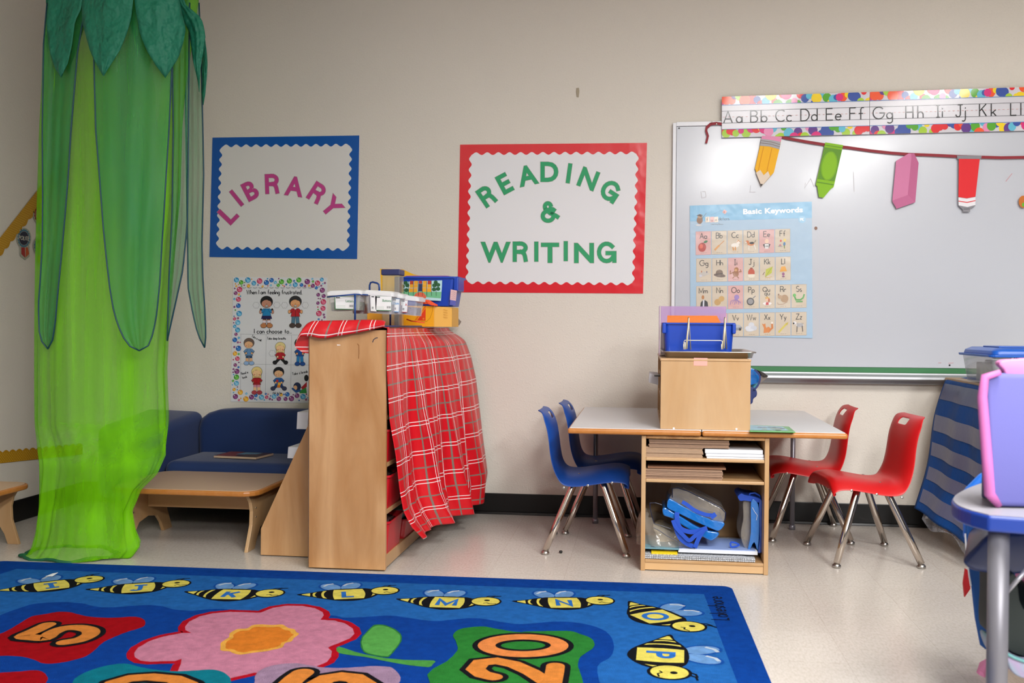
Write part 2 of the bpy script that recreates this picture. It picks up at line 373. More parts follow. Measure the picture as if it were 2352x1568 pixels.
for i, (lx, ly, pw) in enumerate(LAMPS):
    t = thing('ceiling_light', ['recessed ceiling light furthest right and nearest the board wall', 'recessed ceiling light nearest the board wall, left of its neighbour', 'right recessed ceiling light of the middle pair', 'left recessed ceiling light of the middle pair', 'right recessed ceiling light of the pair farthest from the board', 'left recessed ceiling light of the pair farthest from the board'][i], 'ceiling light', (lx, ly, CEIL))
    f = MB()
    for a in ((lx-.31, lx-.285, ly-.61, ly+.61), (lx+.285, lx+.31, ly-.61, ly+.61), (lx-.285, lx+.285, ly-.61, ly-.585), (lx-.285, lx+.285, ly+.585, ly+.61)): f.box(*a, CEIL-.06, CEIL)
    ob('frame', f, WHITEP, t, bevel=.003)
    ob('diffuser', MB().box(lx-.285, lx+.285, ly-.585, ly+.585, CEIL-.05, CEIL-.04), mat('lamp_diffuser', 'fff6e8', rough=.6, emit=3), t)
# ==PART2==
# ------------------------------------------------------------------ whiteboard
BY = WY-.02
def z_at(py, px=1900, Y=BY): return wl(px, py, Y).z
bx0 = wl(1553.5, 400, BY).x; bz1 = wl(1600, 290.3, BY).z; bz0 = wl(1900, 841.8, BY).z; gz0 = wl(1800, 853.2, BY).z; bx1 = bx0+2.44
wb = thing('whiteboard', 'large white dry-erase board with aluminium tray on the cream wall', 'whiteboard', (bx0, WY, bz0))
ob('board', MB().box(bx0, bx1, BY, WY, bz0, bz1), BOARD, wb)
fm = MB().box(bx0-.02, bx0-.002, BY-.006, WY, gz0, bz1+.02).box(bx0-.002, bx1+.02, BY-.006, WY, bz1+.002, bz1+.024)
ob('frame', fm, WHITEP, wb, bevel=.002)
ob('chalkboard_strip', MB().box(bx0, bx1, BY+.004, WY, gz0, bz0-.001), GREENB, wb, label='green strip of chalkboard under the white sheet')
tr = MB()
prof = [(BY, gz0), (BY-.012, gz0), (BY-.014, gz0-.008), (BY-.075, gz0-.016), (BY-.078, gz0-.028), (BY-.07, gz0-.034), (BY-.02, gz0-.034), (BY-.012, gz0-.055), (BY, gz0-.058)]
tr.prism([(bx0-.02, y, z) for y, z in prof], (2.5, 0, 0))
ob('tray', tr, ALU, wb, bevel=.001)
sk = MB()
for px, py in ((1559.7, 294.5), (2181, 838.5)):
    p = wl(px, py, BY); sk.add([p+Vector((.0045*cos(2*pi*i/12), -.001, .0045*sin(2*pi*i/12))) for i in range(12)], [list(range(12))])
ob('rivet', sk, BLACKR, wb)
a = Art(wallfn(BY-.0006, .0001))
for p in ([(1610, 440), (1612, 455), (1622, 452), (1620, 440), (1612, 440)], [(1725, 425), (1722, 441), (1735, 441)], [(1850, 420), (1848, 432), (1862, 410), (1870, 430)], [(1960, 395), (1962, 440)], [(2308, 415), (2322, 398)], [(1800, 475), (1812, 470)]):
    a.line(p, 1.0, 'c3bfc3')
a.line([(2310, 417), (2325, 398)], 1.2, 'c98b92'); a.line([(2155, 833), (2162, 833)], 1, 'cc8f93'); a.line([(2178, 834), (2190, 833)], 1, 'cc8f93')
a.disc(1874, 524, 3.5, 4, '8f6f60')
ob('marker_smudge', a, PAPER, wb, kind='stuff')
# ------------------------------------------------------------------ scalloped signs
def scal(c4, nu, nv, amp):
    out = []
    segs = [(c4[0], c4[1], nu), (c4[1], c4[2], nv), (c4[2], c4[3], nu), (c4[3], c4[0], nv)]
    for A, B, n in segs:
        A = Vector(A); B = Vector(B); d = (B-A); o = Vector((d.y, -d.x)).normalized()
        for i in range(n*8):
            t = i/(n*8); out.append(tuple(A+d*t+o*(amp*(.5-.5*cos(2*pi*t*n))-amp*.5)))
    return out
def sign(name, label, outer, inner, nu, nv, col, mb_, sheet, letters, lcol, lw):
    t = thing(name, label, 'sign', wl(*outer[3], WY))
    b = MB(); q = [wl(p[0], p[1], WY-.003) for p in outer]; b.prism(q, (0, .003, 0)); ob('border', b, mb_, t)
    a = Art(wallfn(WY-.003, .0006)); a.poly(scal(inner, nu, nv, 6.5), sheet, 1); ob('sheet', a, PAPER, t)
    for ch, cx, cy, h, rot, wf in letters:
        a = Art(wallfn(WY-.003, .0006))
        if ch in 'RG&I':
            ph, w = gpaths(ch); hh = h-lw; r = radians(rot)
            for c, ww, l in (('a29d98', lw+1.6, 2), (lcol, lw, 3)):
                for q in ph:
                    pts = [(cx+(gx-w/2)*hh*wf*cos(r)-(gy-.5)*hh*sin(r), cy-(gx-w/2)*hh*wf*sin(r)-(gy-.5)*hh*cos(r)) for gx, gy in q]
                    if (Vector(pts[0])-Vector(pts[-1])).length > 1:
                        for k, j in ((0, 1), (-1, -2)):
                            d = (Vector(pts[k])-Vector(pts[j])).normalized()*(lw*.42+(.7 if l == 2 else 0)); pts[k] = tuple(Vector(pts[k])+d)
                    a.line(pts, ww, c, l)
        else:
            put_font(a, ch, cx, cy, h-2, 'a29d98', 2, rot, .043, 'c', .96*wf, center=True); put_font(a, ch, cx, cy, h-2, lcol, 3, rot, .031, 'c', .96*wf, center=True)
        ob('letter', a, PAPER, t)
    return t
c = lambda x, y: (460+x/4.7525, 290+y/4.7525)
LB = [('L', *c(300, 955), 45, 46, 1.1), ('I', *c(396, 783), 45, 39, 1), ('B', *c(545, 695), 45, 27, 1), ('R', *c(782, 630), 46, 2, 1.02), ('A', *c(1028, 650), 46, -8, .95), ('R', *c(1272, 727), 46, -33, 1.0), ('Y', *c(1440, 872), 45, -50, 1.05)]
sign('library_sign', 'blue bordered sign reading LIBRARY in pink letters', [(488, 316), (825, 311), (820, 594.5), (481, 590)], [(508, 335), (806, 333), (799, 573), (499, 569)], 13, 11, None,
     mat('blue_border_paper', '0b55a8', rough=.35, spec=.4, noise=(2, .05)), 'dbd9d6', LB, 'c0428a', 8.6)
c = lambda x, y: (1030+x/4.127, 310+y/4.127)
RD = [('R', *c(362, 580), 47, 34, 1), ('E', *c(530, 455), 47, 28, 1), ('A', *c(748, 378), 47, 12, 1.0), ('D', *c(957, 343), 47, 0, 1), ('I', *c(1143, 363), 47, -8, 1), ('N', *c(1328, 410), 47, -21, 1), ('G', *c(1537, 530), 47, -33, .95), ('&', *c(963, 728), 50, 0, 1),
      ('W', *c(447, 1104), 48, 0, 1.0), ('R', *c(680, 1107), 47, 0, 1.1), ('I', *c(833, 1105), 47, 0, 1), ('T', *c(963, 1110), 47, 0, 1.1), ('I', *c(1112, 1100), 47, 0, 1), ('N', *c(1285, 1112), 47, 0, 1.1), ('G', *c(1500, 1112), 49, 0, .95)]
sign('reading_sign', 'red bordered sign reading READING & WRITING in green letters', [(1057, 332), (1486, 328), (1477, 674), (1051, 671)], [(1081, 353), (1464, 351), (1454, 652), (1072, 649)], 15, 12, None,
     mat('red_border_paper', 'dc2733', rough=.22, spec=.5, coat=.3, bump=(4, .35, .03)), 'e3e3e6', RD, '2f9e68', 9.0)
# ------------------------------------------------------------------ frustration poster
t = thing('feelings_poster', 'white poster about feeling frustrated, bubble border, above the blue sofa', 'poster', wl(530, 921.5, WY))
CR = lambda u, v: (510+u/4.75, 610+v/4.75)
b = MB(); b.prism([wl(*CR(*p), WY-.003) for p in ((122, 125), (1145, 130), (1120, 1500), (95, 1482))], (0, .003, 0)); ob('sheet', b, mat('poster_white', 'd9dadd', rough=.4), t)
fnp = lambda u, v, l: wl(*CR(u, v), WY-.003-l*.0004)
a = Art(fnp); rnd = random.Random(3); bub = []
cols = ['2f8ec2', '1c59a8', '6f2a66', 'c2395f', 'e09a18', '3f9a2a', '4aa3d0', '7a2f6b']
def inb(x, y):
    le = 122-27*(y-125)/1360
    return (le+8 < x < 1135-20*(y-125)/1360) and (y > 135) and (y < 1475) and (y < 235 or y > 1385 or x < le+95 or x > 1030)
for R_, n in ((29, 1500), (21, 1500), (13, 2500), (8, 3000)):
    for _ in range(n):
        x = rnd.uniform(95, 1140); y = rnd.uniform(125, 1480); r = R_*rnd.uniform(.85, 1.1)
        if inb(x-r*.7, y-r*.7) and inb(x+r*.7, y+r*.7) and all((x-p[0])**2+(y-p[1])**2 > (r+p[2]+3)**2 for p in bub): bub.append((x, y, r))
for x, y, r in bub:
    cc = rnd.choice(cols); a.disc(x, y, r, r, cc, 1, n=14)
    if r > 10:
        a.disc(x+r*.12, y+r*.2, r*.62, r*.55, {'2f8ec2': '7cc4e2', '1c59a8': '3f83cc', '6f2a66': '98558f', 'c2395f': 'dd7391', 'e09a18': 'f3c34c', '3f9a2a': '78c452', '4aa3d0': '96d2ea', '7a2f6b': 'a0608f'}[cc], 2, n=12)
        a.disc(x-r*.4, y-r*.4, r*.18, r*.18, 'f4f6f8', 3, n=8)
for k in range(13):
    x = 240+k*60; a.line([(x-22, 238), (x, 246), (x+22, 238)], 4, '3a3c40', 3)
ob('bubble_border', a, PAPER, t)
a = Art(fnp)
a.text('When I am feeling frustrated,', 268, 310, 46, 7, '1c1d22', 2, sp=.2, sx=.78)
a.text('I can choose to...', 352, 738, 50, 7.5, '1c1d22', 2, sp=.22, sx=.86)
a.text('Take a walk', 320, 775, 24, 4, '1c1d22', 2, rot=-26, sx=.75)
a.text('Take deep breaths', 492, 805, 27, 4.5, '1c1d22', 2, sx=.7)
a.text('Read a', 212, 1190, 26, 4.5, '1c1d22', 2, rot=14, sx=.75); a.text('book', 226, 1232, 26, 4.5, '1c1d22', 2, rot=14, sx=.75)
a.text('Take a break', 768, 1195, 30, 4.5, '1c1d22', 2, rot=10, sx=.75)
a.text('Ask to be', 552, 1398, 24, 4, '1c1d22', 2, sx=.75)
for q in ([(200, 746), (960, 758)], [(200, 1072), (960, 1084)], [(206, 746), (200, 1390)], [(482, 750), (472, 1390)], [(758, 754), (748, 1390)]): a.line(q, 2.5, '8e9096', 2)
ob('lettering', a, PAPER, t)
def cloud(a, x, y, r):
    for k in range(6): a.disc(x+r*.6*cos(k*1.05), y+r*.6*sin(k*1.05), r*.45, r*.45, '8f9298', 3, n=10)
    for k in range(6): a.disc(x+r*.6*cos(k*1.05), y+r*.6*sin(k*1.05), r*.38, r*.38, 'd9dadd', 4, n=10)
    a.disc(x, y, r*.6, r*.6, 'd9dadd', 4)
def kid(x, y, s, skin, hair, shirt, pants, shoe, long=0, look=0, sit=0, arms=1, sock=None, pony=0, extra=None):
    a = Art(lambda u, v, l: fnp(x+u*s, y+v*s, l*.55+2)); K = '23201f'
    if long:
        a.poly([(-66, -20), (-60, 90), (-38, 100), (38, 100), (60, 90), (66, -20)], K, 1); a.poly([(-62, -20), (-56, 86), (56, 86), (62, -20)], hair, 2)
    if pony:
        for sg in (-1, 1): a.disc(sg*66, 100, 16, 30, K, 1); a.disc(sg*66, 98, 13, 27, hair, 2)
    if sit:
        for sg in (-1, 1):
            a.line([(sg*20, 170), (sg*58, 205)], 42, K, 1, rnd=True); a.line([(sg*20, 170), (sg*58, 205)], 36, pants, 2, rnd=True)
            a.disc(sg*78, 218, 34, 30, K, 3); a.disc(sg*78, 218, 30, 26, shoe, 4)
    else:
        for sg in (-1, 1):
            a.line([(sg*22, 165), (sg*28, 262)], 44, K, 1); a.line([(sg*22, 165), (sg*28, 262)], 38, pants, 2)
            if sock: a.line([(sg*26, 205), (sg*28, 250)], 38, skin, 3); a.line([(sg*27, 215), (sg*28, 240)], 38, sock, 4)
            a.disc(sg*36, 276, 38, 30, K, 3); a.disc(sg*36, 275, 34, 26, shoe, 5)
            a.disc(sg*36, 262, 22, 10, shoe, 6)
    a.poly([(-36, 72), (36, 72), (56, 172), (-56, 172)], K, 3); a.poly([(-33, 75), (33, 75), (51, 169), (-51, 169)], shirt, 4)
    for sg in (-1, 1):
        q = [(sg*34, 88), (sg*58, 112), (sg*(72 if arms else 40), 116 if arms else 140)]
        a.line(q, 32, K, 5, rnd=True); a.line(q[:2], 26, shirt, 6, rnd=True); a.disc(q[2][0], q[2][1]-3, 16, 24 if arms else 17, K, 5); a.disc(q[2][0], q[2][1]-3, 13, 20 if arms else 14, skin, 7)
    a.disc(0, -8, 75, 70, K, 5, n=26); a.disc(0, -8, 71, 66, hair, 6, n=26)
    a.disc(look, 16, 61, 49, K, 7, n=26); a.disc(look, 16, 58, 46, skin, 8, n=26)
    a.poly([(-62, -10), (-45, -46), (0, -62), (40, -52), (62, -12), (20, -22), (-8, -44), (-36, -18)], hair, 9)
    a.line([(look-14, 34), (look, 40), (look+14, 34)], 3, K, 9); a.line([(look-4, 14), (look, 20), (look+5, 14)], 2.5, K, 9)
    a.disc(look-34, 34, 11, 8, 'cf7b62', 9, n=10); a.disc(look+34, 34, 11, 8, 'cf7b62', 9, n=10)
    if extra: extra(a)
    ob('cartoon_child', a, PAPER, t)
def open_mouth(a):
    a.disc(0, 44, 20, 13, '4a4342', 10); a.disc(0, 43, 16, 8, 'c9c6c4', 11)
def zipj(a): a.line([(0, 78), (0, 166)], 4, '23201f', 9); a.poly([(-14, 72), (14, 72), (0, 96)], 'e8e6e4', 9); open_mouth(a)
def skirt(a): a.poly([(-54, 158), (54, 158), (66, 196), (-66, 196)], '241d4e', 9); open_mouth(a)
kid(486, 400, .92, 'c08a72', '17181c', '1f7fb4', '3c3028', 'b97a4e', pony=1, sock='ded8e2', extra=skirt)
kid(800, 398, .92, 'dfa36f', '2b2a2f', 'b51d2a', '50768c', '4a3b36', extra=zipj)
kid(294, 848, .78, 'dfae80', '6b5850', '5f88b4', '2b4a6c', '8fb0d8', look=-4, arms=0, sock='dfae80')
kid(636, 890, .76, 'efc492', 'e2cf8c', 'b51d2a', '17181c', '17181c', long=1, sit=1, arms=0)
kid(380, 1162, .80, 'efc492', 'e6cf86', 'b4212c', 'd98fa4', 'b0404a', long=1, arms=0, sock='efc492', extra=lambda a: (a.poly([(-46, 84), (46, 84), (46, 150), (-46, 150)], '23201f', 9), a.poly([(-43, 87), (43, 87), (43, 147), (-43, 147)], 'b4121e', 10), a.line([(0, 87), (0, 147)], 3, '23201f', 11)))
kid(618, 1165, .80, 'e8b98a', '1b1c22', '1d5a9e', '1f3f72', '3a3d58', sit=1, arms=0, extra=lambda a: (a.poly([(-12, 135), (28, 135), (28, 172), (-12, 172)], 'f2b93a', 10), a.poly([(-20, 172), (20, 172), (20, 205), (-20, 205)], 'e07c1e', 10), a.poly([(-34, 98), (-4, 98), (-4, 130), (-34, 130)], 'c22a2a', 10)))
kid(850, 850, .80, 'dfa36f', '17181c', '1c4c94', '1f7ab8', '1c4c94', arms=0)
a = Art(fnp)
a.poly([(840, 1375), (915, 1310), (925, 1390), (850, 1392)], '2f8a3c', 3); a.poly([(860, 1330), (925, 1265), (925, 1320), (880, 1350)], 'a61c26', 4)
a.disc(820, 1318, 42, 46, '1d2c50', 3); a.disc(800, 1330, 20, 25, 'dfae80', 4); a.line([(770, 1340), (810, 1375), (850, 1360)], 22, '20508c', 5, rnd=True); a.disc(920, 1225, 24, 36, '17181c', 3)
ob('cartoon_child', a, PAPER, t)
a = Art(fnp)
for x, y in ((372, 430), (598, 428), (682, 430), (908, 430), (548, 955)): cloud(a, x, y, 36)
ob('steam_puffs', a, PAPER, t)
# ------------------------------------------------------------------ alphabet strips
def strip_fn(u, v, l): return wl(1658+u, 222-.0317*u+v*(94+.0087*u)/94, WY-.036-l*.0003)
DC = ['e0101c', '4fa513', 'f0511a', '2a4ba0', 'f2d106', 'e58db5', '5cb8d2', 'd81b78', '5b2c86', 'a4cc2c']
def strip(u0, u1, label, letters):
    t = thing('alphabet_strip', label, 'wall chart', strip_fn(u0, 94, 0), 'alphabet strips above the whiteboard')
    b = MB(); b.prism([strip_fn(u0, 0, 0), strip_fn(u1, 0, 0), strip_fn(u1, 94, 0), strip_fn(u0, 94, 0)], (0, .003, 0)); ob('card', b, mat('white_card', 'c9c7ce', rough=.3, coat=.2), t)
    a = Art(strip_fn); rn = random.Random(11)
    for v0, v1 in ((0, 18.8), (75.5, 94)):
        a.poly([(u0, v0), (u1, v0), (u1, v1), (u0, v1)], 'd2cfd6', 1); x = u0+2; k = 0
        L = list(range(2, 9))
        while x < u1+8:
            r = rn.uniform(6, 13); cy = rn.choice((v0-r*.1, v0+r*.6, v1-r*.5, v1+r*.25, (v0+v1)/2)); c_ = rn.choice(DC)
            a.disc(x, cy, r, r, c_, 2+k % 6, n=22, box=(u0, v0, u1, v1)); k += 1; x += rn.uniform(7, 12)
    for v, w, c_ in ((19.4, 1.1, '4a7fc0'), (75, 1.1, '4a7fc0'), (33.2, .8, '6b6b72'), (60.6, .8, '6b6b72')): a.line([(u0, v), (u1, v)], w, c_, 9)
    x = u0+3
    while x < u1-6: a.line([(x, 47), (x+4.6, 47)], .8, 'd79a96', 9); x += 10.4
    for ch, px in letters:
        a.text(ch, px-1658, 60.2, 26.3 if ch != 'Q' else 26, 2.2, '0c0c10', 10, fancy='GI')
    ob('printing', a, GLOSSY, t); return t
strip(0, 339.2, 'glossy alphabet strip Aa to Ff, left end of the wall strip', [('A', 1662.5), ('a', 1691.5), ('B', 1724.5), ('b', 1748.5), ('C', 1782), ('c', 1807), ('D', 1839.5), ('d', 1864), ('E', 1898), ('e', 1919), ('F', 1952), ('f', 1972.5)])
strip(340.2, 850, 'alphabet strip starting Gg Hh Ii, right of the first strip', [('G', 2005.5), ('g', 2037), ('H', 2081), ('h', 2108.5), ('I', 2150.5), ('i', 2164), ('J', 2195), ('j', 2211), ('K', 2250), ('k', 2277), ('L', 2321.5), ('l', 2345), ('M', 2380), ('m', 2408), ('N', 2450), ('n', 2474)])
# ------------------------------------------------------------------ keyword poster
t = thing('keyword_poster', 'light blue laminated poster titled Basic Keywords, taped to the whiteboard', 'poster', wl(1586, 772, BY))
CR2 = lambda u, v: (1560+u/4.356, 440+v/4.356)
q4 = [CR2(106, 140), CR2(1327, 100), CR2(1335, 1466), CR2(112, 1440)]
ob('sheet', MB().prism([wl(*p, BY-.004) for p in q4], (0, .002, 0)), mat('pale_blue_print', 'a3c0d8', rough=.3, coat=.3, noise=(3, .05)), t)
kf = lambda u, v, l: wl(*CR2(u, v), BY-.004-l*.0004)
a = Art(kf)
a.poly([(106, 140), (1327, 100), (1327, 262), (108, 297)], '79b7dc', 1)
a.disc(1230, 278, 38, 36, '8fc3e2', 2); put_font(a, 'PK', 1230, 291, 28, 'f2f5f8', 3, 2, .03, 'c', .9)
put_font(a, 'Basic Keywords', 640, 224, 52, 'f2f5f8', 3, 1.9, .04, 'l', 1.27, 1.03)
for k, (x, ch, cc) in enumerate(((282, 'f', 'e9dccb'), (328, 'u', 'e8b9b4'), (370, 'n', 'e9dccb'))):
    a.poly([(x-20, 253), (x+20, 250), (x+22, 304), (x-18, 308)], cc, 2); a.text(ch, x-8, 296, 34, 4, '7a5c58', 3)
a.poly([(432, 205), (452, 178), (480, 198), (458, 226)], 'e8a9a2', 2); a.text('a', 446, 208, 18, 2.5, '7a4038', 3)
a.text('dations', 396, 286, 32, 4, '4d5f74', 3, rot=1.5, sp=.16, sx=.92)
for k in range(7): a.line([(320+k*16, 235-k*8), (328+k*16, 231-k*8)], 2, '4d6a8a', 2)
a.disc(205, 285, 30, 38, '8a5f3c', 2); a.disc(208, 246, 24, 22, 'b58d68', 3); a.poly([(172, 238), (205, 226), (238, 236), (207, 247)], '2b2b33', 4); a.disc(218, 248, 5, 5, '20181a', 5); a.line([(228, 272), (272, 214)], 3, '6b5a4c', 3); a.disc(196, 335, 30, 10, 'c9ccd2', 2)
a.text('Learning Basics', 320, 330, 13, 2, '7c8590', 3, sp=.25)
ob('heading', a, SHINY, t)
P_, D_, L_ = 'p', 'd', 'l'
PIC = {
'A': [(D_, .42, .68, .27, .2, 'b02a1c'), (D_, .36, .64, .12, .1, 'd9573a'), (D_, .66, .44, .14, .05, '2f7a4e', 20), (L_, [(.44, .54), (.5, .47)], .03, '4a2a1c')],
'B': [(L_, [(.2, .82), (.5, .62)], .13, 'd9984c'), (L_, [(.5, .62), (.84, .42)], .05, 'c98a44')],
'C': [(D_, .5, .64, .27, .1, 'efe9e0'), (D_, .72, .5, .13, .09, 'f0e6da'), (L_, [(.36, .7), (.4, .86)], .07, 'd9933a'), (L_, [(.52, .7), (.54, .86)], .07, 'd9933a'), (L_, [(.62, .5), (.72, .42), (.86, .5)], .04, 'cf8f50')],
'D': [(D_, .5, .6, .24, .08, 'cf7a35'), (D_, .56, .56, .16, .05, '26262c'), (D_, .26, .5, .12, .06, 'c76f2e'), (D_, .17, .52, .06, .03, 'ece6e0'), (L_, [(.36, .65), (.36, .85)], .06, 'e4ddd6'), (L_, [(.72, .62), (.82, .84)], .06, 'e4ddd6'), (L_, [(.75, .54), (.83, .44)], .03, '3a2a22')],
'E': [(D_, .5, .5, .13, .1, 'ecc9ae'), (P_, [(.25, .64), (.4, .6), (.6, .6), (.75, .64), (.7, .72), (.64, .8), (.36, .8), (.3, .72)], '2a2a2e'), (P_, [(.36, .62), (.64, .62), (.62, .82), (.38, .82)], 'eceaea'), (L_, [(.46, .68), (.46, .76)], .04, '222222'), (L_, [(.56, .68), (.56, .76)], .04, '222222')],
'F': [(D_, .38, .5, .07, .05, 'c63a2a'), (D_, .64, .48, .09, .07, 'e8cf6a'), (D_, .62, .64, .08, .08, '4b7fae'), (D_, .34, .7, .08, .05, 'b96a7a'), (L_, [(.62, .7), (.64, .84)], .06, '7a8f4a'), (L_, [(.2, .74), (.5, .74)], .03, '8a9a9a')],
'G': [(P_, [(.1, .64), (.5, .55), (.9, .66), (.5, .78)], 'c3bdb6'), (L_, [(.35, .52), (.35, .6)], .06, 'c06a3c'), (L_, [(.7, .54), (.7, .62)], .06, '6a6a8a'), (D_, .28, .74, .1, .06, 'c9c9d6')],
'H': [(D_, .5, .74, .4, .08, '6a5548', -8), (D_, .48, .62, .24, .13, '75604f'), (L_, [(.27, .69), (.72, .66)], .06, '43362e')],
'I': [(D_, .52, .68, .2, .14, '9a6236'), (D_, .56, .5, .15, .1, 'a8703e'), (D_, .52, .53, .09, .05, 'd9a878'), (L_, [(.36, .62), (.14, .68), (.16, .54)], .06, '9a6236'), (L_, [(.7, .6), (.88, .6), (.82, .5)], .05, '9a6236'), (L_, [(.42, .8), (.3, .88)], .06, '9a6236'), (L_, [(.62, .8), (.72, .88)], .06, '9a6236')],
'J': [(P_, [(.28, .6), (.36, .5), (.64, .5), (.72, .6), (.72, .74), (.28, .74)], 'bf4a28'), (P_, [(.28, .72), (.72, .72), (.72, .82), (.6, .87), (.4, .87), (.28, .82)], 'e2d8c4'), (D_, .5, .47, .1, .04, 'a03c20')],
'K': [(P_, [(.42, .52), (.86, .4), (.8, .68), (.36, .86)], 'bcc238'), (L_, [(.86, .4), (.36, .86)], .015, '5a5a20'), (L_, [(.36, .86), (.6, .88), (.8, .84)], .03, 'c9a04a'), (L_, [(.2, .76), (.32, .64)], .05, '7a5a4a')],
'L': [(P_, [(.38, .42), (.64, .4), (.76, .62), (.28, .64)], 'e8a63c'), (D_, .52, .74, .09, .07, '9a5a8a'), (D_, .52, .85, .1, .03, '8a4a7a')],
'M': [(P_, [(.25, .9), (.3, .7), (.44, .6), (.58, .6), (.75, .68), (.8, .9)], '26262e'), (D_, .44, .48, .09, .09, 'b9793e'), (P_, [(.44, .6), (.54, .6), (.52, .9), (.42, .9)], 'd9dbe6')],
'N': [(D_, .36, .7, .22, .14, 'c79f60', 35), (D_, .62, .56, .2, .12, 'cfa868', 35)],
'O': [(D_, .58, .5, .17, .11, '9a7fc0')]+[(L_, [(.55, .58), (.2+.13*k, .66+.04*(k % 3)), (.14+.14*k, .82-.05*(k % 2))], .035, '9a7fc0') for k in range(6)],
'P': [(D_, .44, .7, .25, .17, '3c3a3e', 30), (D_, .44, .7, .19, .12, '8c8a8c', 30), (L_, [(.6, .56), (.78, .46)], .06, '7a787c')],
'Q': [(D_, .5, .62, .12, .09, 'ecc2a4'), (P_, [(.36, .5), (.42, .56), (.5, .48), (.58, .56), (.64, .5), (.62, .58), (.38, .58)], 'd9a83a'), (D_, .5, .8, .3, .07, 'f0ecec'), (P_, [(.42, .74), (.58, .74), (.6, .86), (.4, .86)], 'c22e2e'), (D_, .62, .66, .06, .1, 'b9643c')],
'R': [(D_, .6, .6, .26, .17, 'b39474'), (D_, .3, .52, .15, .08, 'bd9f80'), (D_, .2, .42, .05, .04, '8f7058'), (L_, [(.8, .74), (.5, .84), (.16, .84), (.14, .76)], .03, 'a98468')],
'S': [(L_, [(.2, .5), (.3, .66), (.6, .66), (.78, .58), (.86, .42)], .1, '4fa04a'), (L_, [(.3, .74), (.75, .74)], .09, '4fa04a'), (D_, .2, .46, .11, .07, '62b45a')],
'T': [], 'U': [],
'V': [(D_, .55, .64, .4, .1, '8f9298'), (D_, .58, .56, .28, .07, 'b3b6bc'), (D_, .8, .7, .08, .06, '2a2a2e')],
'W': [(D_, .5, .52, .2, .12, 'd3d6de'), (D_, .3, .66, .22, .1, 'd9dce4'), (D_, .66, .66, .22, .11, 'ccd0da'), (D_, .4, .74, .26, .07, 'd9dce4')],
'X': [(P_, [(.14, .46), (.26, .5), (.38, .46), (.4, .6), (.5, .7), (.5, .86), (.26, .88), (.28, .66)], 'd9843c'), (D_, .58, .74, .14, .13, 'd9843c'), (L_, [(.62, .8), (.84, .66), (.82, .46)], .12, 'cf7a34'), (D_, .82, .44, .07, .05, 'efe6da')],
'Y': [(L_, [(.2, .86), (.72, .5)], .13, 'd3c45a'), (P_, [(.66, .48), (.86, .42), (.78, .56)], 'c9b640')],
'Z': [(D_, .56, .56, .26, .1, 'e4e2e4'), (D_, .22, .46, .12, .07, 'e4e2e4'), (D_, .15, .48, .05, .04, '26262a')]+[(L_, [(.4+.09*k, .47), (.38+.09*k, .65)], .03, '26262a') for k in range(5)]+[(L_, [(.38, .6), (.36, .86)], .05, '4a484c'), (L_, [(.72, .6), (.76, .84)], .05, '4a484c')]}
rows = [('ABCDEF', 167, 402, -.0303), ('GHIJKL', 172, 672, -.0215), ('MNOPQRS', 172, 948, -.0185), ('TUVWXYZ', 172, 1223, -.0168)]
for row, X0, Y0, sl in rows:
    for i, ch in enumerate(row):
        x = X0+i*158.6; y = Y0+sl*i*158.6; w = 149; h = 230
        pk = 'd8a9a6' if ch in 'AEIOU' else 'd0c2ae'
        a = Art(lambda u, v, l: kf(x+u*w, y+v*h+u*w*sl, l+1))
        a.poly([(-.01, -.01), (1.01, -.01), (1.01, 1.01), (-.01, 1.01)], 'b3937a' if pk[2] == 'c' else 'c98a88', 1); a.poly([(0, 0), (1, 0), (1, 1), (0, 1)], pk, 2)
        a2 = Art(lambda u, v, l: kf(x+u, y+v+u*sl, l+1))
        if ch == 'Q': a2.text('Qu', 30, 64, 44, 6, '33302f', 4); a2.text('qu', 48, 100, 44, 5.5, '33302f', 4)
        else: a2.text(ch+ch.lower(), 75-(6 if ch == 'M' else 0), 70, 54, 6.5, '33302f', 4, anchor='c', sp=.16, fancy='GI', sx=.92)
        for j, s in enumerate(PIC[ch]):
            l = 4+j*.5
            if s[0] == D_:
                rt = s[6] if len(s) > 6 else 0; a.poly([(s[1]+p[0]/w, s[2]+p[1]/h) for p in ell(0, 0, s[3]*w, s[4]*h*1.0, 16, -rt)], s[5], l)
            elif s[0] == P_: a.poly(s[1], s[2], l)
            else:
                for q in ribbon([(p[0]*w, p[1]*h) for p in s[1]], s[2]*w): a.poly([(p[0]/w, p[1]/h) for p in q], s[3], l)
        for k in (.33, .46, .62): a.line([(k, .93), (k+.09, .93)], .012, '8a8078', 4)
        a.v += a2.v and []
        n = len(a.v); a.v += a2.v; a.f += [[q_+n for q_ in f_] for f_ in a2.f]; a.c += a2.c; a.m += a2.m
        ob('letter_card', a, SHINY, t)
ob('laminate', MB().grid(lambda u, v: wl(*CR2(106+u*1226, 140-40*u+v*1310), BY-.0115-.002*sin(u*9+v*5)*sin(v*7)), 40, 40), mat('clear_laminate', 'ffffff', rough=.15, alpha=.045, spec=.7, bump=(14, .5, .02)), t, smooth=True)
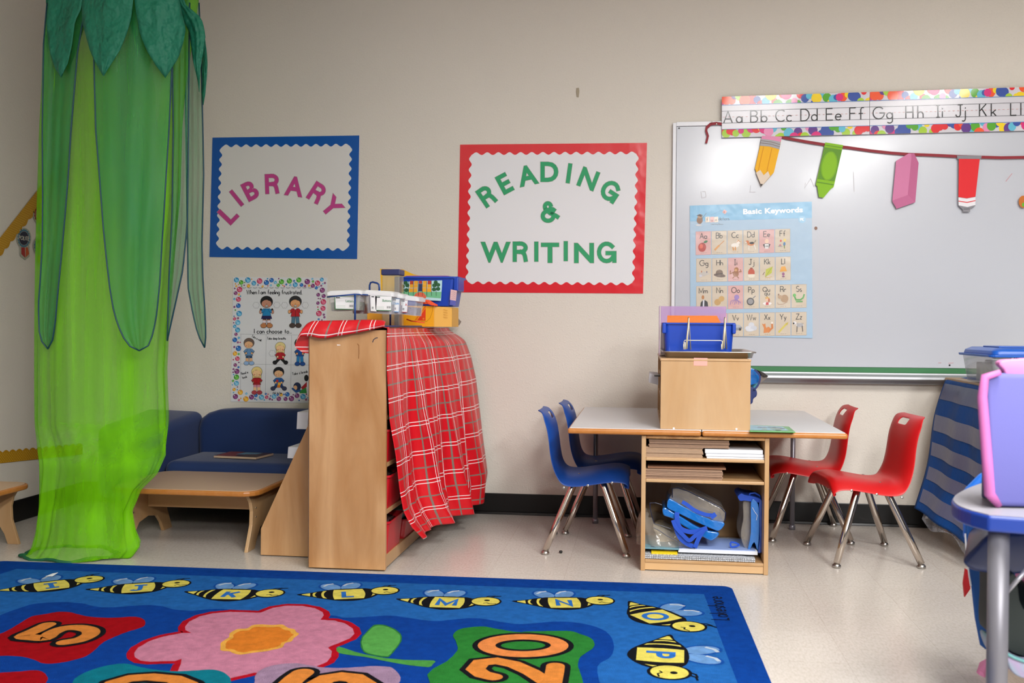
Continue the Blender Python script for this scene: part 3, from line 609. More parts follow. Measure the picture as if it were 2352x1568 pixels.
# ------------------------------------------------------------------ bunting
t = thing('bunting_ribbon', 'maroon ribbon slung across the top of the whiteboard', 'ribbon', wl(1625, 290, BY))
RB = [(1623, 293), (1632, 285), (1645, 283), (1660, 285), (1700, 292), (1760, 303), (1806, 317), (1850, 325), (1900, 333), (1950, 339), (2000, 346), (2045, 351), (2085, 354), (2140, 356), (2200, 359), (2300, 362), (2360, 361), (2440, 358)]
def strap3(pts, w, Y, mb, th=.0012):
    for q in ribbon(pts, w): mb.prism([wl(p.x, p.y, Y) for p in q], (0, th, 0))
    return mb
ob('band', strap3(RB, 6.5, BY-.012, MB()), DKRED, t)
ob('tail', strap3([(1624, 290), (1622, 300), (1626, 312), (1622, 329)], 5, BY-.014, MB()), DKRED, t)
sk = MB()
for px, py in ((1635, 280), (1646, 285)): sk.lathe(0, 0, [(0.001, 0), (.004, 0), (.004, .003), (.001, .005)], 10)
for k, (px, py) in enumerate(((1635, 280.5), (1646, 285))):
    p = wl(px, py, BY-.016); n = len(sk.v)//2
    for i in range(n): v = sk.v[k*n+i]; sk.v[k*n+i] = (p.x+v[0], p.y-v[2], p.z+v[1])
ob('pin', sk, CHROME, t)
def pend(name, label, parts, mt=PAPER):
    """parts: list of (pts px, colour); first is the card outline"""
    t = thing(name, label, 'decoration', wl(*parts[0][0][0], BY-.02), 'paper school supplies hung on the maroon ribbon')
    ob('card', MB().prism([wl(*p, BY-.018) for p in parts[0][0]], (0, .0015, 0), c=parts[0][1]), mt, t)
    a = Art(wallfn(BY-.0185, .0004))
    for i, s in enumerate(parts[1:]):
        if len(s) == 3: a.line(s[0], s[2], s[1], i+1)
        else: a.poly(s[0], s[1], i+1)
    ob('printing', a, mt, t)
c = lambda x, y: (1520+x/2.827, 180+y/2.827)
pend('paper_pencil', 'yellow paper pencil with pink eraser hanging from the maroon ribbon', [([c(652, 372), c(780, 378), c(764, 460), c(728, 610), c(648, 700), c(605, 585), c(638, 437)], 'f2b307'),
     ([c(652, 372), c(780, 378), c(772, 412), c(712, 400), c(645, 392)], 'e290b4'), ([c(645, 392), c(712, 400), c(772, 412), c(764, 460), c(700, 442), c(638, 437)], 'a9a8ac'),
     ([c(642, 404), c(710, 412), c(770, 430)], '7f6f66', 1.2), ([c(640, 418), c(706, 426), c(767, 444)], '7f6f66', 1.2),
     ([c(662, 442), c(628, 596)], 'd99406', 1), ([c(716, 452), c(682, 606)], 'd99406', 1),
     ([c(612, 612), c(640, 594), c(662, 628), c(690, 602), c(704, 634), c(648, 700)], 'e3d2bf'), ([c(640, 684), c(657, 686), c(647, 701)], '3a3634')])
pend('paper_crayon', 'lime green paper crayon hanging from the maroon ribbon', [([c(1062, 415), c(1178, 433), c(1116, 706), c(1100, 715), c(1050, 775), c(1020, 770), c(1010, 700), c(1000, 690)], '86bd0c'),
     ([c(1056, 446), c(1170, 464), c(1122, 668), c(1012, 652)], '5f9420'), ([c(1060, 432), c(1174, 450)], '5f9420', 1.5), ([c(1008, 672), c(1118, 690)], '5f9420', 2),
     ([c(1090+62*cos(q/24*2*pi)*.95-6*sin(q/24*2*pi), 568+96*sin(q/24*2*pi)+8*cos(q/24*2*pi)) if 0 else c(1087+52*cos(q/24*2*pi)+12*sin(-q/24*2*pi), 568+94*sin(q/24*2*pi)) for q in range(24)], '86bd0c'),
     ([c(1087+47*cos(q/24*2*pi)+12*sin(-q/24*2*pi), 568+89*sin(q/24*2*pi)) for q in range(25)], '5f9420', .6)])
pend('paper_eraser', 'pink paper eraser hanging from the maroon ribbon', [([c(1603, 487), c(1640, 487), c(1668, 548), c(1646, 804), c(1525, 846), c(1497, 797), c(1522, 535)], 'cf79a2'),
     ([c(1620, 487), c(1640, 487), c(1668, 548), c(1646, 804), c(1598, 756), c(1622, 520)], 'bb5f8b'), ([c(1500, 792), c(1598, 756), c(1646, 804), c(1525, 846)], 'bf6590')])
pend('paper_glue_tube', 'red paper glue tube with grey ends hanging from the maroon ribbon', [([c(1916, 500), c(2078, 502), c(2072, 524), c(2064, 524), c(2036, 770), c(2036, 828), c(2004, 845), c(2002, 866), c(1956, 866), c(1954, 850), c(1926, 825), c(1926, 770), c(1928, 522), c(1920, 522)], '86858b'),
     ([c(1929, 522), c(2065, 523), c(2037, 768), c(1980, 778), c(1926, 770)], 'dd1620'), ([c(1926, 772), c(1980, 780), c(2037, 770), c(2036, 822), c(1985, 835), c(1927, 824)], 'e4e2e6'),
     ([c(1927, 796), c(1982, 805), c(2037, 793)], 'd8202a', 2), ([c(1960, 848), c(2000, 846)], '5c5b60', 1)])
pend('paper_palette', 'orange paper disc with green spot at the right edge of the board', [([(2350+10*cos(q*.4), 463+14*sin(q*.4)) for q in range(16)], 'c06a1e'), ([(2352+5*cos(q*.4), 470+5*sin(q*.4)) for q in range(16)], '5fae2a')])
# ------------------------------------------------------------------ left wall display
def lw(u, v, l): return wx(u, v, WX+.003+l*.0004)
def scal_band(name, label, A, B, C, D, n, amp):
    """A-B plain edge, D-C scalloped edge (px)"""
    A, B, C, D = map(Vector, (A, B, C, D)); a = Art(lw); N_ = n*8
    for i in range(N_):
        t0, t1 = i/N_, (i+1)/N_; o = (D-A).normalized()
        e = lambda s: D+(C-D)*s+o*(amp*abs(sin(pi*s*n)))
        a.poly([tuple(A+(B-A)*t0), tuple(A+(B-A)*t1), tuple(e(t1)), tuple(e(t0))], 'b8860a', 1)
    W_ = (D-A).length; Ln = (B-A).length; k = 0; r = 0
    d = (B-A)/Ln; o = (D-A).normalized()
    y = 3.0
    while y < W_-1:
        x = 2+(k % 2)*2.6
        while x < Ln-1: p = A+d*x+(D+(C-D)*(x/Ln)-(A+(B-A)*(x/Ln))).normalized()*y; a.disc(p.x, p.y, .85, .95, 'd9b64c', 2, n=6); x += 5.2
        y += 3.6; k += 1
    return tag(ob(name, a, PAPER), label, 'border')
scal_band('border_strip', 'yellow dotted scalloped border slanting up the left wall', (-40, 597), (150, 355), (160, 385), (-30, 622), 14, 5)
scal_band('border_strip', 'yellow dotted scalloped border running level low on the left wall', (-40, 1068), (190, 1043), (190, 1022), (-40, 1043), 15, 5)
def badge(cx, cy, c1, c2, txt, r1, r2, label):
    t = thing('award_badge', label, 'badge', lw(cx, cy, 0), 'award badges on the left wall')
    a = Art(lw); a.disc(cx, cy, 17, 24, 'a7a693', 1, n=24); a.poly([(cx-9, cy+18), (cx+13, cy+18), (cx+13, cy+42), (cx+3, cy+50), (cx-9, cy+40)], 'a7a693', 1)
    ob('backing_paper', a, PAPER, t)
    a = Art(lw)
    a.poly([(cx+(15 if k % 2 else 13)*cos(k*pi/18), cy+(22 if k % 2 else 19.5)*sin(k*pi/18)) for k in range(36)], c1, 3); a.disc(cx, cy, 11.5, 16.5, 'a8a692', 4, n=24); a.disc(cx, cy, 10.8, 15.7, c2, 5, n=24)
    a.text(txt, cx, cy+4, 8.5, 1.2, 'cfc9b8', 6, anchor='c', rot=-7, sx=.62, sp=.25); ob('rosette', a, PAPER, t)
    a = Art(lw); a.poly([(cx-6, cy+21), (cx+2, cy+21), (cx+3, cy+45), (cx-6, cy+36)], r1, 3); a.poly([(cx+4, cy+21), (cx+9, cy+21), (cx+12, cy+36), (cx+4, cy+44)], r2, 3); ob('ribbon_tail', a, PAPER, t)
badge(55, 547, '3a6f86', '1d2036', 'POLITE', 'a0221c', 'b8501c', 'blue and navy award badge reading POLITE')
badge(93, 565, '3a7090', '1d2036', 'HEART', 'a0161c', 'b8501c', 'blue and navy award badge lower right of the POLITE badge')
badge(93, 492, '8c1d14', 'b0531c', 'CALM', '1c63a0', '5a8a2c', 'red and orange award badge highest of the three')
# ------------------------------------------------------------------ rug
def cr(P, closed=True, n=4, jit=0, rn=random.Random(5)):
    out = []; N_ = len(P)
    for i in range(N_ if closed else N_-1):
        g = lambda k: Vector(P[k % N_]) if closed else Vector(P[max(0, min(N_-1, k))])
        a, b, c_, d = g(i-1), g(i), g(i+1), g(i+2)
        for j in range(n):
            t = j/n; p = .5*((2*b)+(c_-a)*t+(2*a-5*b+4*c_-d)*t*t+(3*b-a-3*c_+d)*t**3)
            out.append((p.x+rn.uniform(-jit, jit), p.y+rn.uniform(-jit, jit)*.5))
    if not closed: out.append(tuple(P[-1]))
    return out
RUGM = mat('rug_pile', attr=True, rough=1, spec=.05, noise=(38, .34), bump=(420, 1, .008))
RZ = .011
rug = thing('classroom_rug', 'blue alphabet rug with bees, flower and orange numbers on the floor', 'rug', (.339, 3.857, 0))
A0 = Vector((.339, 3.857, 0)); ud = Vector((-cos(radians(1.2)), -sin(radians(1.2)), 0)); vd = Vector((sin(radians(1.2)), -cos(radians(1.2)), 0))
RW, RL = 2.985, 2.62; out = []
for cx, cy, a0 in ((.04, .04, 180), (RW-.04, .04, 270), (RW-.04, RL-.04, 0), (.04, RL-.04, 90)):
    for k in range(6):
        a_ = radians(a0+k*18); out.append(A0+ud*(cx+.04*cos(a_))+vd*(cy+.04*sin(a_)))
ob('pile', MB().prism(out, (0, 0, RZ), c='0a449e'), RUGM, rug, bevel=.003)
rf = floorfn(RZ, .00022)
a = Art(rf)
a.poly([(-80, 1318), (0, 1318), (38, 1306), (1617, 1364), (1694, 1568), (1880, 2000), (1000, 2150), (-260, 1700)], '2468b6', 1)
dk = [(-80, 1450), (0, 1412.5), (51, 1394), (82, 1386), (141, 1382), (187, 1385), (213, 1391), (243, 1394.7), (289, 1392), (337, 1389), (374, 1392), (400, 1399), (442, 1402), (496, 1397.6), (560, 1401), (650, 1404), (761, 1412.5), (793, 1418), (846, 1415.7), (897, 1413), (942, 1419), (987, 1425), (1016, 1424.8), (1064, 1420), (1106, 1420), (1150, 1427.7), (1195, 1433), (1259, 1427.7), (1289, 1427), (1334, 1430.7), (1378, 1442.6), (1402, 1460), (1410, 1484), (1402, 1508), (1378, 1523), (1372, 1538), (1378, 1568), (1400, 1620), (1440, 1700), (1430, 1850), (1380, 2050), (1100, 2100), (-230, 1660), (-150, 1500)]
a.poly(cr(dk, n=4, jit=.5), '0a429c', 2)
c5 = lambda L: [(x/5.88, 1370+y/5.88) for x, y in L]
c6 = lambda L: [(400+x/4.704, 1370+y/4.704) for x, y in L]
c2 = lambda L: [(600+x/3.36, 1270+y/3.36) for x, y in L]
c3 = lambda L: [(1200+x/3.36, 1270+y/3.36) for x, y in L]
a.poly(cr(c5([(0, 500), (150, 430), (280, 350), (430, 265), (600, 235), (800, 203), (950, 210), (1070, 240), (1200, 268), (1400, 283), (1600, 280), (1800, 270), (1900, 285), (1960, 330), (1950, 390), (1850, 435), (1700, 480), (1550, 540), (1420, 600), (1340, 660), (1250, 745), (1130, 815), (900, 875), (720, 900), (580, 898), (460, 850), (330, 815), (200, 800), (0, 798), (-300, 850), (-420, 700), (-300, 600)]), jit=.5), 'a80a18', 3)
a.poly(cr(c5([(-300, 1080), (0, 1025), (250, 1010), (400, 995), (530, 998), (610, 1040), (645, 1105), (620, 1164), (560, 1300), (300, 1420), (-300, 1400)]), jit=.5), 'a80a18', 3)
fo = c6([(125, 385), (82, 370), (80, 330), (130, 270), (250, 210), (400, 175), (600, 155), (800, 160), (920, 165), (1050, 115), (1200, 90), (1400, 92), (1550, 120), (1640, 165), (1655, 200), (1625, 243), (1750, 250), (1880, 285), (1965, 340), (1985, 400), (1930, 460), (1800, 512), (1705, 552), (1745, 590), (1735, 650), (1690, 710), (1590, 755), (1300, 860), (870, 838), (620, 897), (200, 900), (-10, 830), (40, 705), (20, 712)])+[(387, 1521.5), (342, 1523), (315.5, 1520), (301, 1511), (299, 1500.6), (309.5, 1487), (336, 1472), (372, 1460), (420, 1451)]
fp = []
for i in range(len(fo)):
    p, q = Vector(fo[i]), Vector(fo[(i+1) % len(fo)]); k = max(1, int((q-p).length/5))
    for j in range(k):
        z = p.lerp(q, j/k); fp.append((z.x+random.uniform(-.5, .5), z.y+random.uniform(-.3, .3)))
a.poly(fp, 'cf86a2', 4)
wv = []
for q in ribbon([tuple(fl(x, y, RZ).xy) for x, y in fp], .022, True): wv.append(q)
for i_, q in enumerate(wv): a.add([(p.x, p.y, RZ+.0011+.00001*(i_ % 5)) for p in q], [[0, 1, 2, 3]], 'b80f24')
ce = c6([(505, 580), (500, 540), (510, 490), (590, 440), (600, 395), (680, 350), (790, 340), (850, 305), (950, 298), (1060, 305), (1170, 300), (1230, 335), (1300, 350), (1320, 380), (1350, 400), (1300, 440), (1270, 480), (1200, 500), (1170, 545), (1080, 570), (980, 590), (850, 605), (720, 625), (640, 610), (600, 590)])
a.poly(cr(ce, n=3, jit=.4), 'eeb04e', 6); mx_, my_ = 400+920/4.704, 1370+462/4.704
a.poly(cr([(mx_+(x-mx_)*.86, my_+(y-my_)*.84) for x, y in ce], n=3, jit=.6), 'e2822c', 7)
a.poly(cr(c2([(600, 722), (720, 760), (900, 800), (1100, 822), (1330, 828), (1320, 860), (1290, 878), (1150, 865), (1000, 840), (800, 800), (600, 770)]), n=3, jit=.7), '4f9c48', 5)
lf = c2([(765, 700), (775, 650), (810, 610), (860, 560), (900, 550), (960, 555), (1040, 590), (1080, 630), (1080, 680), (1040, 740), (990, 795), (960, 803), (850, 785), (790, 760)])
a.poly(cr(lf, n=3, jit=.7), '2f7a3c', 6); lm = (600+925/3.36, 1270+680/3.36)
a.poly(cr([(lm[0]+(x-lm[0])*.93, lm[1]+(y-lm[1])*.93) for x, y in lf], n=3, jit=.8), '5aa850', 7)
a.poly(cr(c5([(980, 1164), (1060, 1070), (1200, 1000), (1400, 940), (1600, 905), (1750, 910), (1900, 950), (2100, 985), (2352, 1005)])+c6([(150, 800), (350, 787), (450, 790), (540, 820), (600, 870), (615, 931), (640, 1100), (300, 1300), (-600, 1300), (-1100, 1150)]), jit=.5), '0c7a8e', 8)
a.poly(cr(c6([(865, 931), (870, 870), (920, 800), (1050, 745), (1200, 722), (1330, 718), (1470, 740), (1600, 762), (1800, 770), (2000, 758), (2150, 748), (2300, 755)])+[(900.6, 1533), (915.5, 1547), (920, 1559), (912, 1575), (890, 1620), (700, 1660), (560, 1610)], jit=.5), 'a487a4', 9)
a.poly(cr(c2([(1480, 635), (1520, 590), (1620, 570), (1720, 565), (1800, 580), (1950, 605), (2100, 612)])+c3([(0, 605), (200, 600), (370, 600), (450, 625), (520, 650), (555, 690), (545, 730), (480, 775), (440, 810), (430, 870), (450, 930), (470, 1001), (500, 1150), (300, 1350), (-100, 1300), (-600, 1200), (-690, 1050), (-730, 950), (-720, 920), (-670, 880), (-580, 830), (-510, 760), (-500, 720), (-520, 665)]), jit=.5), '2c8034', 8)
def fstroke(a, pts, w, c_, l):
    P = [tuple(fl(x, y, RZ).xy) for x, y in pts]
    for i_, q in enumerate(ribbon(P, w)): a.add([(p.x, p.y, RZ+.00022*l+.00001*(i_ % 7)) for p in q], [[0, 1, 2, 3]], c_)
    for k in (0, -1): a.add([(P[k][0]+w/2*cos(t*pi/8), P[k][1]+w/2*sin(t*pi/8), RZ+.00022*(l+.3)) for t in range(16)], [list(range(16))], c_)
NUM = [(cr(c5([(640, 388), (480, 465), (322, 540), (450, 560), (610, 565), (700, 500), (850, 440), (1050, 425), (1200, 455), (1230, 500), (1180, 545), (1060, 595), (880, 625)]), False, 4), .088, 10),
       ([(1133, 1556), (1108, 1550), (1092, 1538), (1105, 1523), (1140, 1519), (1180, 1527), (1220, 1545), (1262, 1572), (1270, 1580)], .088, 10), ([(1268, 1572), (1274, 1545), (1276, 1531)], .088, 10.9),
       ([(225, 1600), (262, 1570), (300, 1559), (345, 1556), (400, 1561), (432, 1574), (455, 1600)], .088, 10), (c6([(1390, 832), (1310, 890), (1200, 990)]), .098, 12), (c6([(1480, 990), (1650, 895), (1800, 872), (1950, 888), (2110, 990)]), .098, 12)]
for pts, w, l in NUM: fstroke(a, pts, w, '15161c', l)
for pts, w, l in NUM: fstroke(a, pts, w-.034, 'e08a3e', l+2)
z0 = [fl(1201.5+84*cos(t*pi/20), 1483.7+20*sin(t*pi/20), RZ).xy for t in range(40)]
for w, c_, l in ((.088, '15161c', 10), (.054, 'e98d4c', 12)):
    for q in ribbon([tuple(p) for p in z0], w, True): a.add([(p.x, p.y, RZ+.00022*l) for p in q], [[0, 1, 2, 3]], c_)
# lettering on the rug's edge
e0 = fl(1674, 1424, RZ); e1 = fl(1655, 1366, RZ); ux = (e1-e0); Lk = ux.length; ux.normalize(); vx = Vector((-ux.y*-1, ux.x*-1, 0))
ta = Art(lambda u, v, l: e0+ux*u+vx*v+Vector((0, 0, .0008+.0002*l))); ta.text('Lakeshore', 0, 0, .058, .0065, '14203c', 1, sp=.2, sx=Lk/(.058*6.2))
ob('edge_lettering', ta, RUGM, rug)
ob('pattern', a, RUGM, rug)
# bees
def bee(tail, head, ch, k=1.0, flip=1, lr=0):
    T = fl(*tail, RZ); H_ = fl(*head, RZ); d = (H_-T); S = d.length/.855; d.normalize(); n = Vector((-d.y, d.x, 0))*flip
    b = Art(lambda u, v, l: T+d*(u*S)+n*(v*S*k)+Vector((0, 0, .0003+l*.00022)))
    body = cr([(0, .02), (.12, .055), (.26, .12), (.4, .155), (.58, .155), (.69, .13), (.78, .05), (.8, -.05), (.74, -.17), (.62, -.26), (.48, -.285), (.32, -.22), (.16, -.1)], n=4, jit=.004)
    for cx, rt in ((.33, 25), (.53, -25)):
        b.disc(cx, .25, .110, .165, '1450a8', 1, rot=rt); b.disc(cx, .25, .088, .14, '6f9ed6', 2, rot=rt)
        b.line([(cx-.07, .28), (cx-.03, .345), (cx+.03, .37)], .03, 'c6d6e8', 3)
    b.poly(body, '15161c', 4)
    def seg(x0, x1, c_, l, bend=.03, ins=.022):
        P = []
        def hb(x):
            xs = [(0, .02, .02), (.12, .055, -.075), (.26, .12, -.175), (.4, .155, -.265), (.58, .155, -.27), (.69, .13, -.21), (.78, .05, -.09), (.8, -.0, -.02)]
            for i in range(len(xs)-1):
                if xs[i][0] <= x <= xs[i+1][0]:
                    t = (x-xs[i][0])/(xs[i+1][0]-xs[i][0]); return xs[i][1]*(1-t)+xs[i+1][1]*t-ins, xs[i][2]*(1-t)+xs[i+1][2]*t+ins
            return 0, 0
        t0, b0 = hb(x0); t1, b1 = hb(x1); N_ = 6
        for i in range(N_+1): s = i/N_; P.append((x0+bend*(4*s*(1-s))*(-1 if x0 < .5 else 1)*.6, t0+(b0-t0)*s))
        for i in range(N_+1): s = i/N_; P.append((x1+bend*(4*s*(1-s))*(-1 if x1 < .5 else 1), b1+(t1-b1)*s))
        b.poly(P, c_, l)
    seg(.05, .13, 'e8da66', 5, 0, .018); seg(.165, .195, 'e8da66', 5, .02); seg(.255, .29, 'e8da66', 5, .03); seg(.36, .64, 'e8da66', 5, .02, .02); seg(.715, .745, 'e8da66', 5, .03)
    b.disc(.855, .02, .15, .155, '15161c', 6, n=22); b.disc(.855, .02, .132, .132, 'e8da66', 7, n=22)
    b.disc(.865, .05, .028, .026, '15161c', 8); b.line([(.84, -.05), (.87, -.03), (.9, -.06), (.96, -.05)], .014, '15161c', 8)
    for s in (0, .055): b.line([(.83+s, .15), (.87+s, .20), (.93+s, .21)], .014, '15161c', 8)
    ph, w = gpaths(ch); hh = .2
    for q in ph:
        P = []
        for gx, gy in q:
            X = (gx-w/2)*hh*.95; Y = (gy-.5)*hh*.95; r_ = radians(lr); P.append((.5+X*cos(r_)-Y*sin(r_), -.055+X*sin(r_)+Y*cos(r_)))
        b.line(P, .045, '2f74cc', 8)
    if ch in 'IJ':
        for sg in ((-.09, .09) if ch == 'I' else (.09,)): b.line([(.44+(.02 if ch == 'J' else 0), -.055+sg), (.56+(.02 if ch == 'J' else 0), -.055+sg)], .04, '2f74cc', 9)
    ob('bee', b, RUGM, rug)
for ch, tl, hd in (('I', (-14, 1358), (205, 1332)), ('J', (195, 1355), (404, 1342)), ('K', (420, 1360), (618, 1364)), ('L', (681, 1367), (884, 1358)), ('M', (908, 1377), (1115, 1383)), ('N', (1176, 1382), (1378, 1381))):
    bee(tl, hd, ch)
bee((1440, 1381), (1577, 1440), 'O'); bee((1533, 1457), (1531, 1544), 'P', lr=0)
# scraps on the floor
p = wl(1327, 214, WY); tag(ob('wall_putty', MB().prism([p+Vector(q) for q in ((-.008, -.004, .026), (.006, -.004, .028), (.009, -.004, .01), (.005, -.004, -.022), (-.005, -.004, -.02), (-.009, -.004, .005))], (0, .004, 0)), mat('dirty_putty', 'a89c86', rough=.8), bevel=.001), 'small grey putty mark left on the wall above the red sign', 'wall mark')
p = fl(118, 1323, RZ); tag(ob('paper_scrap', MB().prism([p+Vector(q) for q in ((-.012, -.02, .004), (.014, -.015, .004), (.016, .02, .01), (-.006, .018, .006))], (0, 0, .0008)), mat('scrap_white', 'd4d8dc', rough=.7)), 'tiny white paper scrap lying on the letter I bee', 'paper scrap')
p = fl(1288, 1270); tag(ob('bead', MB().lathe(p.x, p.y, [(.001, 0), (.006, .001), (.008, .006), (.006, .011), (.001, .012)], 12), BLACKR, smooth=True), 'small black bead on the floor beneath the blue chairs', 'bead')
# ------------------------------------------------------------------ chairs
PROF = [(.165, .305), (.182, .325), (.187, .348), (.172, .368), (.12, .374), (.05, .364), (-.02, .352), (-.075, .350), (-.108, .362), (-.126, .392), (-.134, .44), (-.141, .495), (-.150, .545), (-.166, .588), (-.190, .612), (-.215, .620)]
def chair(name, label, pm, x, y, rz, s=1.0, proto=None):
    if proto is None:
        root = thing(name, label, 'chair', (0, 0, 0), 'small plastic school chairs')
        n = len(PROF); NW = 14
        def pt(u, v):
            f = v*(n-1); i = min(int(f), n-2); t = f-i
            a_, b_, c_, d_ = [Vector(PROF[max(0, min(n-1, i+k))]) for k in (-1, 0, 1, 2)]
            p = .5*((2*b_)+(c_-a_)*t+(2*a_-5*b_+4*c_-d_)*t*t+(3*b_-a_-3*c_+d_)*t**3)
            dv = (Vector(PROF[min(n-1, i+1)])-Vector(PROF[max(0, i-0)])); nv = Vector((dv.y, -dv.x)).normalized()   # towards below / behind
            w = 2*u-1; back = max(0, min(1, (v-.55)/.15))
            hw = .188-.022*back+(.012*(1-abs(2*v-.6)) if v < .6 else 0)
            if v > .84: hw -= .055*((v-.84)/.16)**2.5
            if v < .12: hw -= .035*((.12-v)/.12)**2
            e = abs(w)**4; drop = .056*(1-back)+.026*back
            if v > .85: drop *= max(.25, 1-(v-.85)/.12)
            if v < .13: drop *= v/.13*.8+.2
            sg = -1 if 1 else 1
            nn = Vector((-abs(nv.x), 0)) if back > .5 else nv
            off = Vector((0, -1))*(1-back)+Vector((-1, 0))*back
            dish = -.010*(1-w*w)*(1-back)*(1 if .15 < v < .6 else 0)
            q = p+off*(drop*e)+Vector((0, dish))
            return (q.x, w*hw*(1-.04*e), q.y)
        NV = 34
        skip = lambda i, j: (29 <= j <= 30 and 5 <= i <= 8)
        ob('shell', MB().grid(pt, NW, NV, skip=skip), pm, root, smooth=True, solid=.006, sub=2)
        for sy in (-1, 1):
            for sx in (-1, 1):
                top = Vector((.055 if sx > 0 else -.03, sy*.10, .330)); el = Vector((.075 if sx > 0 else -.055, sy*.135, .300)); ft = Vector((.180*sx if sx > 0 else -.172, sy*.212, .018))
                pts = [top, top.lerp(el, .5)+Vector((0, 0, .004)), el.lerp(top, .12), el, el.lerp(ft, .06), el.lerp(ft, .5), ft]
                lg = ob('leg', MB().tube(pts, [.0155]*6+[.014], 14), CHROME, root, smooth=True)
                g = MB().lathe(ft.x, ft.y, [(.006, .02), (.012, .017), (.0175, .010), (.0175, .003), (.012, 0)], 16); ob('glide', g, STEEL, lg, smooth=True)
            ob('side_rail', MB().tube([(.07, sy*.11, .332), (-.045, sy*.11, .328)], .011, 10), CHROME, root, smooth=True)
            sc = MB()
            for X, Z in ((.115, .318), (.01, .303), (-.095, .290)):
                sc = MB(); vs = []
                for r_, yy in ((.0055, 0), (.0055, .002), (.002, .0035)): vs += [(X+r_*cos(k*pi/5), sy*(.192+yy), Z+r_*sin(k*pi/5)) for k in range(10)]
                sc.add(vs, [(i*10+k, i*10+(k+1) % 10, (i+1)*10+(k+1) % 10, (i+1)*10+k) for i in range(2) for k in range(10)]+[list(range(20, 30))]); ob('screw', sc, STEEL, root)
        for X in (.06, -.04): ob('cross_bar', MB().tube([(X, -.11, .330), (X, .11, .330)], .009, 8), CHROME, root, smooth=True)
    else: root = copy_tree(proto)
    root.location = (x, y, 0); root.rotation_euler = (0, 0, rz); root.scale = (s, s, s); root['label'] = label
    return root
cb = chair('school_chair', 'blue plastic chair with chrome legs, nearer of the two blue chairs', NAVYP, -.247, 4.525, radians(0))
chair('school_chair', 'blue plastic chair behind the other blue one, close to the wall', NAVYP, -.19, 4.955, radians(-1), proto=cb)
cr_ = chair('school_chair', 'red plastic chair nearest the camera, with an open handle hole', REDP, .955, 4.50, pi+radians(7))
chair('school_chair', 'red plastic chair pushed under the table next to the wall', REDP, .78, 4.945, pi, proto=cr_)
# ------------------------------------------------------------------ white tables
def table(label, x0, x1):
    t = thing('classroom_table', label, 'table', ((x0+x1)/2, 4.6, 0), 'white topped tables pushed together')
    ob('top', MB().box(x0+(.009 if x0 < 0 else 0), x1-(.009 if x1 > .5 else 0), 4.079, 5.121, .574, .581), LAMW, t)
    b = MB(); b.box(x0, x1, 4.07, 5.13, .556, .5785); ob('edge_band', b, OAKE, t, bevel=.008, seg=3)
    for X in (x0+.07, x1-.07):
        if X > 0 and X < .5: continue
        for Y in (5.04,): ob('leg', MB().tube([(X, Y, .556), (X, Y, .02)], .012, 12).lathe(X, Y, [(.016, 0), (.016, .02), (.012, .024)], 14), GREYM, t, smooth=True)
    return t
table('white topped wooden table on the left with the blue chairs', -.307, .232)
table('white topped wooden table on the right with the red chairs', .236, .803)
# ------------------------------------------------------------------ storage unit below the tables
X0, X1, Y0_, Y1_ = -.006, .503, 4.09, 4.62; T = .018
t = thing('storage_unit', 'open birch storage unit under the white tables holding cardboard and bags', 'cabinet', ((X0+X1)/2, 4.35, 0))
for X in (X0, X1-T): ob('side_panel', MB().box(X, X+T, Y0_, Y1_, 0, .553), BIRCH, t, bevel=.002)
ob('back_panel', MB().box(X0+T, X1-T, Y1_-.012, Y1_, 0, .553), BIRCH, t)
ob('top_rail', MB().box(X0+T, X1-T, Y0_+.002, Y1_-.012, .541, .553), BIRCHE, t, bevel=.001)
S1, S2, S3 = .4634, .375, .046
for z in (S1, S2): ob('shelf', MB().box(X0+T, X1-T, Y0_+.003, Y1_-.012, z-.013, z), BIRCH, t, bevel=.003)
ob('bottom_shelf', MB().box(X0+T, X1-T, Y0_+.002, Y1_-.012, S3-.012, S3), BIRCH, t, bevel=.002)
ob('kick_board', MB().box(X0+T, X1-T, Y0_+.006, Y0_+.02, 0.004, S3-.012), mat('pale_birch', 'c9a67c', rough=.4, wood=('cda370', 5), stretch=(.3, 1, 1)), t)
CARD = mat('grey_brown_cardboard', '9a7c66', rough=.85, noise=(60, .08)); CARD2 = mat('tan_cardboard', 'b3957a', rough=.85, noise=(60, .1)); WBK = mat('white_paper_block', 'd8dbe2', rough=.6)
rn = random.Random(4)
def stack(name, label, cat, grp, m, x0, x1, z0, z1, n, yd=.32, jx=.006):
    h = (z1-z0)/n
    for k in range(n):
        dx = rn.uniform(-jx, jx); dy = rn.uniform(0, .008)
        o = ob(name, MB().box(x0+dx, x1+dx, Y0_+.014+dy, Y0_+.014+yd+dy, z0+k*h+.0003, z0+(k+1)*h-.0007), m); tag(o, label, cat, grp)
xp = lambda px, py=1050: wl(px, py, 4.11).x
zp = lambda py, px=1600: wl(px, py, 4.11).z
stack('cardboard_sheet', 'tan cardboard sheet in the stack lying left on the upper shelf', 'cardboard', 'lower left cardboard stack, upper shelf', CARD2, xp(1479), xp(1614), S1, zp(1028), 9, jx=.003)
stack('cardboard_sheet', 'grey brown cardboard sheet in the long stack topmost on the upper shelf', 'cardboard', 'long cardboard stack, upper shelf', CARD, xp(1490), xp(1674), zp(1028), zp(1010), 6, jx=.003)
